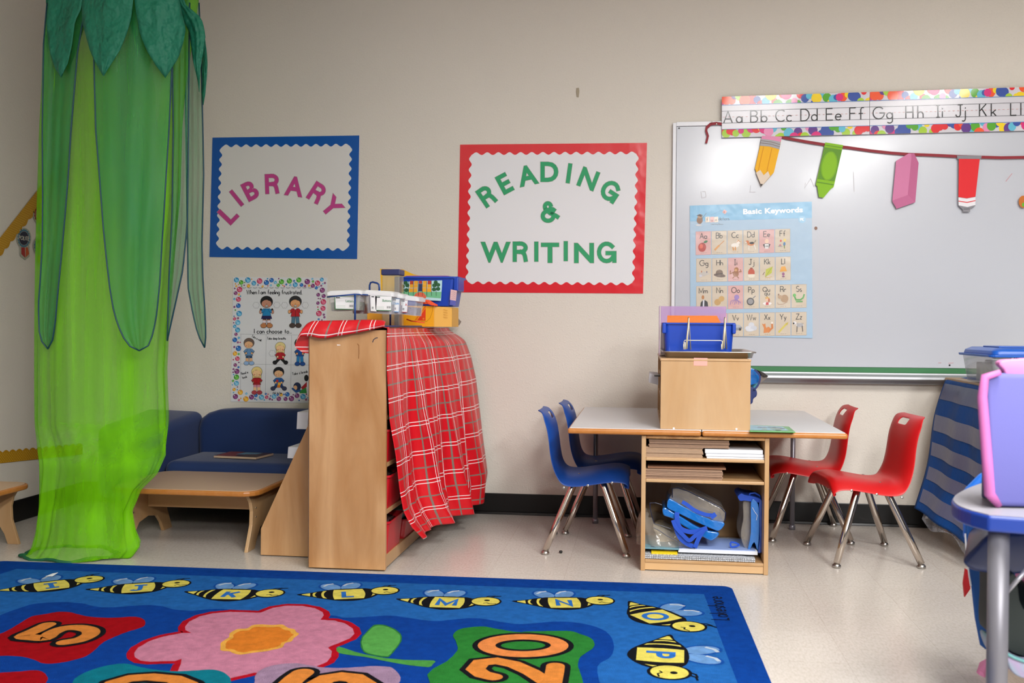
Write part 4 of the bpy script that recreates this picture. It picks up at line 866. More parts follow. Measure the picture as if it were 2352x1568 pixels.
for k, (a0, a1, b0, b1) in enumerate(((1625, 1760, 1058, 1051), (1623, 1757, 1050.5, 1046), (1621, 1754, 1045.5, 1039), (1619, 1752, 1038.5, 1029))):
    z0 = S1 if k == 0 else zp(b0+1.2); o = ob('drawing_pad', MB().box(xp(a0), xp(a1), Y0_+.016, Y0_+.3, z0, zp(b1+1.2)), WBK, bevel=.0015)
    tag(o, ['lowest white paper pad on the upper shelf, sticking out furthest right', 'thin white paper pad, second from the bottom of the right stack', 'white paper pad, third from the bottom of the right stack', 'thick white paper pad on top of the right stack'][k], 'paper pad')
stack('cardboard_sheet', 'brown cardboard sheet in the stack on the second shelf', 'cardboard', 'cardboard stack, second shelf', CARD, xp(1477), xp(1659), S2, zp(1079), 6, jx=.004)
tag(ob('cardboard_sheet', MB().box(xp(1488), xp(1668), Y0_+.03, Y0_+.33, zp(1078), zp(1074)), mat('dark_cardboard', '8a6248', rough=.85)), 'slightly longer brown cardboard sheet topmost on the second shelf', 'cardboard')
# bottom compartment
def bubble(u, v): return (xp(1476)+u*.455, Y0_+.012+v*.4, S3+.017+.0016*sin(u*190)*sin(v*170)-.012*max(0, u-.9)*4)
BW = mat('bubble_wrap', 'c3c6cc', rough=.3, bump=(120, .8, .01))
t = thing('bubble_wrap_pad', 'grey bubble wrap sheet lying at the bottom of the storage unit', 'bubble wrap', (.2, 4.2, S3))
ob('top_layer', MB().grid(bubble, 90, 40), BW, t, smooth=True)
bm_ = MB()
for r_ in range(2):
    for k in range(62): bm_.lathe(xp(1476)+.006+k*.0073, Y0_+.014, [(.0005, S3+.001+r_*.008), (.0033, S3+.002+r_*.008), (.0037, S3+.0045+r_*.008), (.002, S3+.008+r_*.008)], 7)
ob('bubbles', bm_, BW, t, smooth=True, kind='stuff'); ob('fold', MB().box(xp(1476), xp(1476)+.455, Y0_+.016, Y0_+.40, S3+.001, S3+.015), BW, t)
def slab(name, label, cat, px0, px1, pyt, pyb, yo, dp, m, rz=0):
    z0, z1 = wl((px0+px1)/2, pyb, Y0_+yo).z, wl((px0+px1)/2, pyt, Y0_+yo).z; x0, x1 = wl(px0, pyb, Y0_+yo).x, wl(px1, pyb, Y0_+yo).x
    cx = (x0+x1)/2; cy = Y0_+yo+dp/2; b = MB()
    for s in (0,):
        pts = [Vector((x-cx, y-cy, 0)) for x, y in ((x0, Y0_+yo), (x1, Y0_+yo), (x1, Y0_+yo+dp), (x0, Y0_+yo+dp))]; R_ = Matrix.Rotation(radians(rz), 3, 'Z')
        b.prism([R_ @ p+Vector((cx, cy, z0)) for p in pts], (0, 0, z1-z0))
    return tag(ob(name, b, m), label, cat)
slab('folder', 'yellow folder lying on the bubble wrap in the storage unit', 'folder', 1496, 1556, 1268, 1272.5, .03, .22, mat('yellow_folder', 'e3c20a', rough=.5))
slab('magazine', 'teal and red magazine at the left of the bottom shelf', 'magazine', 1479, 1560, 1258, 1261, .04, .25, mat('teal_cover', '6f9bab', rough=.35), 0)
slab('workbook', 'white workbook with a pale blue cover under the bags', 'book', 1558, 1740, 1263, 1271, .045, .24, WBK)
o = slab('book_cover', 'pale blue printed sheet on top of the white workbook', 'paper', 1560, 1735, 1261.2, 1262.8, .05, .22, mat('pale_blue_cover', '8fa6d8', rough=.4))
BLUEV = mat('blue_vinyl', '1268b8', rough=.2, coat=.7, bump=(14, .5, .02)); WEB = mat('blue_webbing', '0d46b4', rough=.6); SMOKE = mat('clear_vinyl', 'b7aea2', rough=.12, alpha=.38, spec=.9, bump=(9, .8, .03)); SMOKE2 = mat('navy_piping', '101a3a', rough=.4)
def rbox(cx, cy, cz, w, h, d, rot, yaw=0, n=6, r=.03):
    """rounded rectangle slab w along x', h along z', thickness d along y; returns outline fn"""
    R_ = Matrix.Rotation(radians(yaw), 3, 'Z') @ Matrix.Rotation(radians(-rot), 3, 'Y'); C_ = Vector((cx, cy, cz))
    pts = []
    for sx, sz, a0 in ((1, 1, 0), (-1, 1, 90), (-1, -1, 180), (1, -1, 270)):
        for k in range(n+1):
            a_ = radians(a0+90*k/n); pts.append(Vector((sx*(w/2-r)+r*cos(a_), 0, sz*(h/2-r)+r*sin(a_))))
    return [C_+R_ @ p for p in pts], R_
def backpack(label, cx, cy, cz, w, h, d, rot, yaw, bands, strap_pts, grp=None):
    t = thing('clear_backpack', label, 'backpack', (cx, cy, cz)); O, R_ = rbox(cx, cy, cz, w, h, d, rot, yaw)
    yv = R_ @ Vector((0, 1, 0)); n = len(O)
    b = MB(); b.add([p-yv*(d/2) for p in O]+[p+yv*(d/2) for p in O], [list(range(n))[::-1], list(range(n, 2*n))]+[(i, (i+1) % n, (i+1) % n+n, i+n) for i in range(n)])
    ob('body', b, SMOKE, t, smooth=False, bevel=.006)
    for y0, y1, f in bands:
        b = MB(); k = 1.02
        C_ = Vector((cx, cy, cz))
        vs = []
        for yy in (y0, y1): vs += [C_+(p-C_)*k+yv*yy for p in O]
        for yy in (y0, y1): vs += [C_+(p-C_)*(k-.09)+yv*yy for p in O]
        fs = []
        for i in range(n):
            j = (i+1) % n; fs += [(i, j, j+n, i+n), (i+2*n, i+3*n, j+3*n, j+2*n), (i, i+2*n, j+2*n, j), (i+n, j+n, j+3*n, i+3*n)]
        ob('gusset', b.add(vs, fs), BLUEV, t, bevel=.004)
    for s in (-1, 1): ob('piping', MB().tube([p+yv*(s*d/2) for p in O], .0022, 6, closed=True), SMOKE2, t)
    for k, pts in enumerate(strap_pts):
        q = [Vector(p) for p in pts]; b = MB(); w_ = .022
        P2 = cr([(p.x, p.z) for p in q], False, 5); ys = [q[0].y]*len(P2)
        rb = ribbon(P2, w_)
        for qq in rb: b.prism([(p.x, q[0].y-.0015*k, p.y) for p in qq], (0, .002, 0))
        ob('strap', b, WEB, t)
    return t
yS = Y0_+.05
wp = lambda px, py, y=yS: tuple(wl(px, py, y))
c1x, c1y, c1z = wl(1592, 1176, Y0_+.12)
def S_(L): return [wp(1470+x/7.128, 1110+y/7.128) for x, y in L]
# the slumped bag at the left
t = thing('clear_backpack', 'crumpled clear backpack slumped at the left of the bottom shelf', 'backpack', wp(1530, 1240))
def slump(u, v):
    a_ = 2*pi*u; r_ = sin(pi*min(1, v*1.0)*.5+.0)
    cx_, cz_ = .105, S3+.02
    X = cx_+.125*cos(a_)*(1-.35*v)-.04*v; Y = Y0_+.19+.13*sin(a_)*(1-.3*v); Z = cz_+.0+v*.155
    Z = cz_+.006+(.10+.05*(cos(a_+.4)*-.8))*sin(v*pi/2); 
    k = 1-.55*v**2
    return (cx_+.125*cos(a_)*k-.03*v+.004*sin(13*a_+6*v), Y0_+.20+.14*sin(a_)*k+.004*cos(11*a_), Z+.004*sin(9*a_+9*v))
ob('body', MB().grid(slump, 60, 16), SMOKE, t, smooth=True)
for L in ([(160, 320), (170, 420), (200, 560), (240, 660), (350, 690), (500, 740)], [(220, 720), (330, 780), (430, 850), (560, 920), (680, 985)], [(160, 320), (250, 315), (360, 350)], [(180, 1020), (300, 1060), (450, 1060), (700, 1050), (900, 1070)]):
    ob('piping', MB().tube(S_(L), .0016, 6), SMOKE2, t)
crm = mat('cream_paper', 'cfc3a6', rough=.7)
ob('paper_inside', MB().grid(lambda u, v: (.055+.12*u+.01*sin(v*6), Y0_+.16+.10*v, S3+.03+.075*v+.01*sin(u*7)), 10, 8), crm, t, smooth=True, solid=.0015)
# tilted blue bag
t = thing('clear_backpack', 'clear backpack with two shiny blue bands, tilted on top of the pile', 'backpack', (c1x, c1y, c1z))
def bagcurve(L): return [tuple(wl(1470+x/7.128, 1110+y/7.128, Y0_+.07)) for x, y in L]
def band(L, name, m, th, y, par):
    q = [wl(1470+x/7.128, 1110+y_/7.128, y) for x, y_ in cr(L, True, 3)]
    return ob(name, MB().prism(q, (0, th, 0)), m, par, bevel=.006, seg=3)
band([(530, 75), (620, 70), (800, 130), (1100, 280), (1330, 400), (1400, 470), (1395, 580), (1340, 650), (1180, 640), (800, 470), (480, 290), (520, 180)], 'body', SMOKE, .2, Y0_+.09, t)
band([(470, 255), (520, 265), (700, 370), (950, 500), (1200, 605), (1370, 640), (1370, 700), (1290, 775), (1180, 745), (900, 620), (650, 500), (460, 410), (445, 330)], 'gusset', BLUEV, .22, Y0_+.062, t)
band([(375, 410), (430, 400), (560, 480), (700, 560), (900, 690), (1100, 770), (1280, 800), (1280, 860), (1180, 935), (1090, 910), (900, 800), (700, 690), (540, 580), (400, 530), (370, 470)], 'gusset', BLUEV, .2, Y0_+.07, t)
ob('piping', MB().tube([wl(1470+x/7.128, 1110+y/7.128, Y0_+.09) for x, y in ((530, 230), (530, 80), (620, 72), (800, 130), (1100, 280), (1330, 400), (1402, 480), (1390, 600))], .002, 6), SMOKE2, t)
def strp(L, w, y, par):
    P2 = cr([(wl(1470+x/7.128, 1110+y_/7.128, y).x, wl(1470+x/7.128, 1110+y_/7.128, y).z) for x, y_ in L], False, 5); b = MB()
    for qq in ribbon(P2, w): b.prism([(p.x, y, p.y) for p in qq], (0, .002, 0))
    ob('strap', b, WEB, par)
strp([(605, 470), (610, 600), (650, 720), (760, 780), (900, 790), (1100, 730)], .019, Y0_+.05, t)
strp([(570, 690), (650, 880), (760, 980), (900, 1040)], .018, Y0_+.052, t); strp([(1040, 770), (960, 900), (900, 1050)], .017, Y0_+.046, t)
strp([(540, 600), (590, 720), (720, 860), (810, 930), (900, 860), (1050, 760)], .016, Y0_+.043, t)
strp([(690, 300), (760, 340), (900, 440), (1080, 510), (1230, 520)], .015, Y0_+.058, t); strp([(1240, 500), (1160, 560)], .018, Y0_+.055, t)
# standing bag at the right
t = thing('clear_backpack', 'clear backpack with upright blue bands at the right of the bottom shelf', 'backpack', wp(1735, 1260))
band([(1690, 290), (1820, 310), (1820, 700), (1780, 1080), (1690, 1010), (1650, 820), (1690, 560)], 'body', SMOKE, .2, Y0_+.10, t)
band([(1820, 300), (1900, 290), (1945, 400), (1950, 700), (1945, 900), (1925, 1095), (1870, 960), (1790, 1100), (1765, 1090), (1815, 800)], 'gusset', BLUEV, .2, Y0_+.07, t)
band([(1950, 300), (2040, 330), (2080, 420), (2075, 800), (2065, 1120), (2000, 1130), (1930, 1130), (1955, 900)], 'gusset', mat('blue_violet_vinyl', '2d55b4', rough=.25, coat=.6, bump=(14, .5, .02)), .2, Y0_+.075, t)
band([(1600, 215), (1660, 165), (1720, 190), (1880, 220), (2010, 270), (2050, 310), (1900, 310), (1720, 280), (1640, 285)], 'top_flap', WEB, .16, Y0_+.08, t)
ob('handle', MB().tube([wl(1470+x/7.128, 1110+y/7.128, Y0_+.1) for x, y in ((1780, 230), (1800, 165), (1880, 155), (1960, 200), (1990, 260))], .004, 8), WEB, t)
ob('cord', MB().tube([wl(1470+x/7.128, 1110+y/7.128, Y0_+.066) for x, y in ((1840, 390), (1870, 450), (1920, 520), (1905, 600))], .0009, 6), WHITEP, t)
strp([(1480, 960), (1560, 970), (1620, 1010), (1500, 1040), (1480, 970)], .007, Y0_+.08, t)
# ==PART4==
# ------------------------------------------------------------------ cabinet standing on the tables
TZ = .581
t = thing('tabletop_cabinet', 'small birch cubby cabinet standing end-on upon the white tables', 'cabinet', (.248, 4.5, TZ))
CX0, CX1, CY0, CY1, CZ1 = .069, .427, 4.095, 4.90, .866
ob('end_panel', MB().box(CX0, CX1, CY0, CY0+.015, TZ, CZ1-.009), BIRCH, t, bevel=.0015)
ob('end_panel', MB().box(CX0, CX1, CY1-.015, CY1, TZ, CZ1-.009), BIRCH, t, bevel=.0015)
ob('top', MB().box(CX0-.003, CX1+.002, CY0-.002, CY1+.002, CZ1-.009, CZ1+.002), BIRCH, t, bevel=.004)
ob('base_board', MB().box(CX0, CX1, CY0+.015, CY1-.015, TZ, TZ+.012), BIRCH, t)
ob('divider', MB().box(.24, .252, CY0+.015, CY1-.015, TZ+.012, CZ1-.009), BIRCH, t)
for k in range(1, 4): ob('divider', MB().box(CX0+.004, CX1-.004, CY0+.197*k, CY0+.197*k+.01, TZ+.012, CZ1-.009), BIRCH, t)
for z in (TZ+.11, TZ+.2): ob('shelf', MB().box(CX0+.004, CX1-.004, CY0+.015, CY1-.015, z, z+.008), BIRCH, t)
for px in (1547.5, 1691.5):
    p = wl(px, 983.5 if px < 1600 else 985, CY0); b = MB(); vs = []
    for r_, yy in ((.0042, 0), (.0042, .0015), (.0022, .002), (.0022, .001)): vs += [(p.x+r_*cos(k*pi/6), p.y-yy, p.z+r_*sin(k*pi/6)) for k in range(12)]
    b.add(vs, [(i*12+k, i*12+(k+1) % 12, (i+1)*12+(k+1) % 12, (i+1)*12+k) for i in range(3) for k in range(12)]+[list(range(36, 48))]); ob('screw', b, WHITEP, t)
a = MB(); a.prism([wl(x, y, CY0-.0005) for x, y in ((1593.5, 821.5), (1625, 822), (1624.5, 840), (1593, 839.5))], (0, -.0008, 0)); tag(ob('paper_tag', a, mat('salmon_paper', 'e2a296', rough=.7)), 'small salmon pink paper taped to the cubby cabinet', 'paper')
# papers sticking out of the left side
a = MB(); a.prism([wl(x, y, 4.42) for x, y in ((1492, 858), (1512, 860), (1512, 884), (1490, 878))], (0, .22, 0)); tag(ob('paper_bundle', a, mat('soft_white_paper', 'dcdce2', rough=.6)), 'white papers poking out of the left side of the cubby cabinet', 'paper')
a = MB(); a.prism([wl(x, y, 4.36) for x, y in ((1503, 862), (1516, 862), (1516, 864.5), (1503, 864))], (0, .15, 0)); tag(ob('black_folder', a, BLACKR), 'black folder edge between the white papers in the cubby cabinet', 'folder')
# blue bags poking out at the right
t = thing('blue_folder_bag', 'crumpled clear and blue plastic bag sticking out of the cubby cabinet', 'bag', wl(1740, 880, 4.5))
def lump(L, y, th, m, name, par, n=3):
    q = [wl(1480+x/4.75, 680+y_/4.75, y) for x, y_ in cr(L, True, n)]; ob(name, MB().prism(q, (0, th, 0)), m, par, bevel=.006, seg=3)
lump([(1140, 800), (1200, 795), (1240, 830), (1255, 880), (1250, 940), (1200, 960), (1140, 960)], 4.36, .2, BLUEV, 'body', t)
lump([(1140, 930), (1230, 920), (1245, 960), (1215, 1000), (1140, 1010)], 4.40, .15, mat('aqua_vinyl', '4fa3b8', rough=.25, coat=.5), 'pocket', t)
lump([(1140, 1000), (1200, 1000), (1228, 1040), (1225, 1090), (1190, 1120), (1180, 1165), (1140, 1170)], 4.34, .15, mat('deep_navy_web', '07205e', rough=.5), 'strap', t)
P2 = cr([(wl(1480+x/4.75, 680+y/4.75, 4.33).x, wl(1480+x/4.75, 680+y/4.75, 4.33).z) for x, y in ((1200, 800), (1250, 850), (1262, 900), (1240, 970), (1200, 1020))], False, 4); b = MB()
for q in ribbon(P2, .008): b.prism([(p.x, 4.33, p.y) for p in q], (0, .003, 0))
ob('strap', b, mat('deep_navy_web'), t)
t = thing('brown_board', 'folded dark grey brown card poking out behind the blue bag', 'card', wl(1750, 870, 4.6))
q = [wl(1480+x/4.75, 680+y/4.75, 4.55) for x, y in ((1255, 815), (1300, 832), (1350, 870), (1310, 880), (1280, 860))]; ob('flap', MB().prism(q, (0, .12, 0)), mat('dark_brown_card', '2f2824', rough=.8), t)
q = [wl(1480+x/4.75, 680+y/4.75, 4.56) for x, y in ((1280, 855), (1350, 872), (1330, 900), (1262, 950), (1255, 900))]; ob('flap', MB().prism(q, (0, .1, 0)), mat('mid_brown_card', '75685f', rough=.8), t)
q = fl(1745, 990, TZ); t = thing('picture_book', 'thin green book with a blue picture lying on the right white table', 'book', q)
c4 = [fl(1723, 975.5, TZ+.004), fl(1812, 979, TZ+.004), fl(1827, 991.5, TZ+.004), fl(1722, 989.5, TZ+.004)]
ob('cover', MB().prism(c4[::-1], (0, 0, -.0035)), mat('green_cover', '4ea154', rough=.35, coat=.3), t, bevel=.0008)
a = Art(quadfn([c4[0], c4[1], c4[2], c4[3]], (0, 0, 1), .0003)); a.poly([(0, .05), (.82, .12), (.88, .8), (0, .85)], '9cc7dc', 1)
for k in range(14): a.disc(random.uniform(.2, .8), random.uniform(.3, .75), .07, .1, random.choice(('7d9aa4', 'a3b6ae', '8fa5b8', '6f8a8c')), 2+k*.1, n=8)
ob('picture', a, GLOSSY, t)
# tray, bin, easel on the cabinet
Z2 = CZ1+.002
t = thing('metal_tray', 'shallow silver metal baking tray on top of the cubby cabinet', 'tray', (.27, 4.45, Z2))
def rr(x0, x1, y0, y1, r, z, n=5):
    out = []
    for cx, cy, a0 in ((x1-r, y1-r, 0), (x0+r, y1-r, 90), (x0+r, y0+r, 180), (x1-r, y0+r, 270)):
        for k in range(n+1): a_ = radians(a0+90*k/n); out.append((cx+r*cos(a_), cy+r*sin(a_), z))
    return out
def loft(rings, cap0=True, cap1=False, mb=None, c=None):
    mb = mb or MB(); n = len(rings[0]); vs = [p for r_ in rings for p in r_]
    fs = [(i*n+k, i*n+(k+1) % n, (i+1)*n+(k+1) % n, (i+1)*n+k) for i in range(len(rings)-1) for k in range(n)]
    if cap0: fs.append(list(range(n))[::-1])
    if cap1: fs.append([(len(rings)-1)*n+k for k in range(n)])
    return mb.add(vs, fs, c)
TX0, TX1, TY0, TY1 = wl(1522, 803, 4.18).x, wl(1738, 803, 4.18).x, 4.18, 4.72
ob('pan', loft([rr(TX0+.015, TX1-.015, TY0+.015, TY1-.015, .02, Z2+.002), rr(TX0+.008, TX1-.008, TY0+.008, TY1-.008, .025, Z2+.024), rr(TX0, TX1, TY0, TY1, .03, Z2+.026)]), STEEL, t, solid=.0012, smooth=True)
ob('rim', MB().tube(rr(TX0, TX1, TY0, TY1, .03, Z2+.025), .0028, 8, closed=True), STEEL, t, smooth=True)
t = thing('blue_bin', 'bright blue plastic bin holding orange folders on the metal tray', 'bin', (.24, 4.45, Z2))
YB = 4.33
bx = lambda px, py=770: wl(px, py, YB).x
bz = lambda py, px=1600: wl(px, py, YB).z
x0, x1, xb0, xb1 = bx(1522), bx(1689), bx(1530), bx(1681); zt, zb = bz(741), Z2+.004
ob('tub', loft([rr(xb0, xb1, YB+.01, YB+.25, .02, zb), rr(x0+.006, x1-.006, YB, YB+.26, .02, zt-.006), rr(x0, x1, YB-.008, YB+.268, .02, zt-.006), rr(x0, x1, YB-.008, YB+.268, .02, zt)]), BLUEP, t, solid=.003, smooth=False)
for s, xa, xb in ((0, x0-.002, x0+.016), (1, x1-.014, x1+.002)): ob('handle_lip', MB().box(xa, xb, YB-.008, YB+.2, bz(766), zt-.002), BLUEP, t, bevel=.005)
for k in range(6):
    xa = bx(1532)+.0006*k; o = ob('orange_folder', MB().box(xa, bx(1656-k*1.1), YB+.02+k*.014, YB+.026+k*.014, zb+.01, bz(739-k*3.0)), mat('orange_card', 'dd7c33', rough=.7, noise=(60, .06)))
    tag(o, 'orange card folder standing in the bright blue bin', 'folder', 'orange folders in the blue bin')
t = thing('purple_divider', 'translucent purple plastic folder standing behind the bright blue bin', 'folder', (.24, 4.6, Z2))
PUR = mat('purple_translucent', 'c39bd0', rough=.25, alpha=.55)
p0, p1 = wl(1518, 703, YB+.285), wl(1668, 704, YB+.285)
ob('back_sheet', MB().box(p0.x, p1.x, YB+.285, YB+.289, Z2+.003, p0.z), PUR, t, bevel=.001)
ob('side_sheet', MB().box(x0-.013, x0-.0105, YB+.06, YB+.285, Z2+.003, p0.z-.002), PUR, t)
t = thing('wire_easel', 'cream wire display easel with two pointed arms before the blue bin', 'easel', wl(1620, 800, 4.25))
YE = 4.26
def wirepx(pts, r=.0022, ys=None): return MB().tube([wl(1480+x/4.75, 680+y/4.75, YE+(ys[i] if ys else 0)) for i, (x, y) in enumerate(pts)], r, 8)
for pts, ys in (([(452, 580), (482, 236), (506, 580)], (0, .0, .06)), ([(464, 575), (486, 240)], (0, 0)), ([(855, 580), (878, 232), (898, 575)], (0, 0, .06)), ([(872, 570), (882, 240)], (0, 0))): ob('arm', wirepx(pts, .0028, ys), BEIGEW, t, smooth=True)
ob('cross_wire', wirepx([(430, 578), (432, 500), (440, 480), (520, 482), (830, 484), (850, 490), (848, 578)], .0018), BEIGEW, t, smooth=True)
for x in (436, 850): ob('foot_loop', wirepx([(x-8, 520), (x-8, 578), (x+8, 578), (x+8, 500)], .0018), BEIGEW, t, smooth=True)
# ------------------------------------------------------------------ tall bookcase with the checked cloth
BX0, BX1, BY0, BY1, BZ = -1.349, -1.028, 3.905, 5.15, .978
t = thing('bookcase', 'tall maple bookcase standing end-on, draped with a red checked cloth', 'bookcase', ((BX0+BX1)/2, 4.5, 0))
ob('end_panel', MB().box(BX0, BX1, BY0, BY0+.02, .006, BZ-.002), BIRCHD, t, bevel=.0015); ob('end_panel', MB().box(BX0, BX1, BY1-.02, BY1, .006, BZ-.002), BIRCHD, t)
ob('back_panel', MB().box(BX0-.004, BX0+.008, BY0+.004, BY1-.004, .02, BZ-.004), mat('dark_ply_edge', '6a5140', rough=.7, noise=(40, .3)), t)
ob('top', MB().box(BX0, BX1, BY0+.02, BY1-.02, BZ-.02, BZ-.002), BIRCH, t)
for z0, z1 in ((.012, .062), (.228, .246), (.42, .437), (.612, .63), (.8, .818)): ob('shelf', MB().box(BX0+.008, BX1-.001, BY0+.02, BY1-.02, z0, z1), BIRCH, t, bevel=.002)
ob('divider', MB().box(BX0+.01, BX1-.006, 4.52, 4.535, .062, BZ-.02), BIRCH, t)
b = Art(wallfn(BY0-.0004, .0003)); cc = lambda x, y: (660+x/8.71, 720+y/8.71)
ob('tape_patch', Art(wallfn(BY0-.0006, .0003)).poly([cc(990, 615), cc(1060, 622), cc(1065, 635), cc(1000, 640)], 'e9e2dc'), PAPER, t)
ob('scuff_mark', Art(wallfn(BY0-.0006, .0003)).line([cc(x, y) for x, y in ((1705, 575), (1725, 520), (1770, 488), (1810, 482))], 2.0, '3a3444'), PAPER, t)
ob('scuff_mark', Art(wallfn(BY0-.0006, .0003)).line([cc(x, y) for x, y in ((1400, 600), (1432, 640), (1432, 800), (1425, 900))], 2.0, '8f6138'), PAPER, t)
def bin_(name, label, y0, y1, z0, z1, m, dx=0):
    t = thing(name, label, 'bin', (BX1-.1, (y0+y1)/2, z0))
    xa, xb = BX0+.03, BX1+.004+dx
    ob('tub', loft([rr(xa+.012, xb-.012, y0+.012, y1-.012, .02, z0), rr(xa, xb, y0+.004, y1-.004, .02, z1-.008), rr(xa-.002, xb+.006, y0, y1, .02, z1-.008), rr(xa-.002, xb+.006, y0, y1, .02, z1)]), m, t, solid=.003)
    return t
dkstuff = mat('dark_plastic_bits', '4a3436', rough=.3, coat=.4, bump=(8, .8, .05))
for k, (z0, z1) in enumerate(((.062, .197), (.247, .385), (.438, .572))):
    bin_('red_bin', ['red plastic bin on the lowest bookcase shelf, closest to the end panel', 'red plastic bin on the second bookcase shelf, behind the cloth edge', 'red plastic bin on the third bookcase shelf, behind the cloth edge'][k], 3.932, 4.19, z0+.001, z1, REDB)
    tag(ob('bagged_toys', MB().grid(lambda u, v: (BX0+.05+.25*u, 3.955+.21*v, z1-.02+.035*sin(pi*u)*sin(pi*v)+.008*sin(u*20)*sin(v*17)), 16, 16), dkstuff, smooth=True, solid=.002), ['dark plastic bags of toys heaped in the lowest red bin', 'dark plastic bags of toys heaped in the second red bin', 'dark plastic bags of toys heaped in the third red bin'][k], 'bag')
bin_('red_bin', 'red plastic bin deeper in on the lowest bookcase shelf', 4.23, 4.5, .063, .15, REDB, .0); tag(ob('teal_box', MB().box(BX0+.05, BX1-.01, 4.24, 4.48, .153, .19), mat('teal_card', '4f9fb0', rough=.6), bevel=.003), 'teal box on the deeper red bin beneath the cloth corner', 'box')
# cloth
def cloth_mat():
    m = bpy.data.materials.new('checked_oilcloth'); m.use_nodes = True; nt = m.node_tree; N = nt.nodes; L = nt.links; b = N['Principled BSDF']
    uv = N.new('ShaderNodeUVMap'); uv.uv_map = 'UV'; sp = N.new('ShaderNodeSeparateXYZ'); L.new(uv.outputs[0], sp.inputs[0])
    def mth(op, a_, b_=None):
        n = N.new('ShaderNodeMath'); n.operation = op
        for i, x in enumerate((a_, b_)):
            if x is None: continue
            if isinstance(x, (int, float)): n.inputs[i].default_value = x
            else: L.new(x, n.inputs[i])
        return n.outputs[0]
    def stripe(src, per, at, w): # 1 where within w of at
        f = mth('MODULO', mth('ADD', src, 10*per), per); return mth('LESS_THAN', mth('ABSOLUTE', mth('SUBTRACT', f, at)), w)
    P_ = .133; res = None; g = None
    for ch in (0, 1):
        s = sp.outputs[ch]
        w1 = mth('MAXIMUM', stripe(s, P_, .090, .0017), stripe(s, P_, .106, .0017)); res = w1 if res is None else mth('MAXIMUM', res, w1)
        gg = stripe(s, P_, .034, .0034); g = gg if g is None else mth('MAXIMUM', g, gg)
    m1 = N.new('ShaderNodeMix'); m1.data_type = 'RGBA'; m1.inputs[6].default_value = (*lin('cf0d1c'), 1); m1.inputs[7].default_value = (*lin('7d6f66'), 1); L.new(g, m1.inputs[0])
    m2 = N.new('ShaderNodeMix'); m2.data_type = 'RGBA'; L.new(m1.outputs[2], m2.inputs[6]); m2.inputs[7].default_value = (*lin('ece3e3'), 1); L.new(res, m2.inputs[0])
    L.new(m2.outputs[2], b.inputs['Base Color']); b.inputs['Roughness'].default_value = .38; b.inputs['Coat Weight'].default_value = .25; b.inputs['Coat Roughness'].default_value = .3
    tc = N.new('ShaderNodeTexCoord'); nz = N.new('ShaderNodeTexNoise'); nz.inputs['Scale'].default_value = 14; L.new(tc.outputs['Object'], nz.inputs[0]); bp = N.new('ShaderNodeBump'); bp.inputs['Strength'].default_value = .35; bp.inputs['Distance'].default_value = .01; L.new(nz.outputs[0], bp.inputs['Height']); L.new(bp.outputs[0], b.inputs['Normal'])
    return m
CLOTH = cloth_mat()
def pl(L, t):
    f = t*(len(L)-1); i = min(int(f), len(L)-2); f -= i; return L[i].lerp(L[i+1], f)
def arc(L, n=40):
    d = [0]
    for i in range(1, len(L)): d.append(d[-1]+(L[i]-L[i-1]).length)
    out = []
    for k in range(n+1):
        s = d[-1]*k/n; i = max(j for j in range(len(L)) if d[j] <= s+1e-9); i = min(i, len(L)-2)
        out.append(L[i].lerp(L[i+1], (s-d[i])/max(1e-9, d[i+1]-d[i])))
    return out, d[-1]
FE = [(888, 742, 3.885), (889, 850, 3.89), (895, 966, 3.91), (909, 1046, 3.94), (918, 1127, 3.97), (927, 1176, 3.99), (946, 1211, 4.03), (972, 1238, 4.10)]
BE = [(1044, 747, 5.15), (1066, 775, 5.15), (1082, 819, 5.15), (1093, 868, 5.15), (1100, 926, 5.15), (1109, 1002, 5.14), (1120, 1086, 5.12), (1110, 1145, 5.08)]
fe, fl_ = arc([wl(*p) for p in FE]); be, bl_ = arc([wl(*p) for p in BE])
ZC = BZ+.004
def drape(u, v):
    A_ = pl(fe, v); B_ = pl(be, v); p = A_.lerp(B_, u)
    # hug the shelf edge at the top
    e0_ = Vector((BX1+.006, BY0+(BY1-BY0)*u-.015*(1-u), ZC)); k = max(0, 1-v/.12)
    p = p.lerp(e0_+Vector((.004, 0, -(1-k)*.06)), k*k*(3-2*k)*(1 if .02 < u else .7))
    amp = .034*(v**1.1); w = 0
    w += amp*sin(2*pi*(u*3.1+.12+.18*v))+.55*amp*sin(2*pi*(u*6.6+.5-.25*v))
    w += .006*min(1, v*8)*sin(2*pi*(u*15+.5*sin(v*3)))*sin(pi*u)
    w *= min(1, u*7)*min(1, (1-u)*7)
    return (p.x+w, p.y+.12*w, p.z+(.012*sin(pi*u*2)*v))
t = thing('checked_tablecloth', 'red checked plastic tablecloth draped over the bookcase, hanging on its right', 'tablecloth', (BX1, 4.5, .5))
mb = MB(); mb.grid(drape, 110, 90, uv=lambda u, v: (-.02+u*1.27, .05+v*(fl_*(1-u)+bl_*u)))
ob('drape', mb, CLOTH, t, smooth=True, solid=.0012)
def topc(u, v):
    x = BX0-.03+(BX1+.008-BX0+.03)*v; y = BY0-.012+(BY1-BY0+.03)*u
    return (x, y, ZC+.0025*sin(x*38+y*9)*sin(y*30)+(.012*max(0, 1-abs(x+1.045)/.03)*max(0, 1-u*14)))
mb = MB(); mb.grid(topc, 60, 24, uv=lambda u, v: (-.02+u*1.27, .05-(1-v)*.36)); ob('top_sheet', mb, CLOTH, t, smooth=True, solid=.0012)
c6b = lambda x, y: (670+x/5.737, 600+y/5.737)
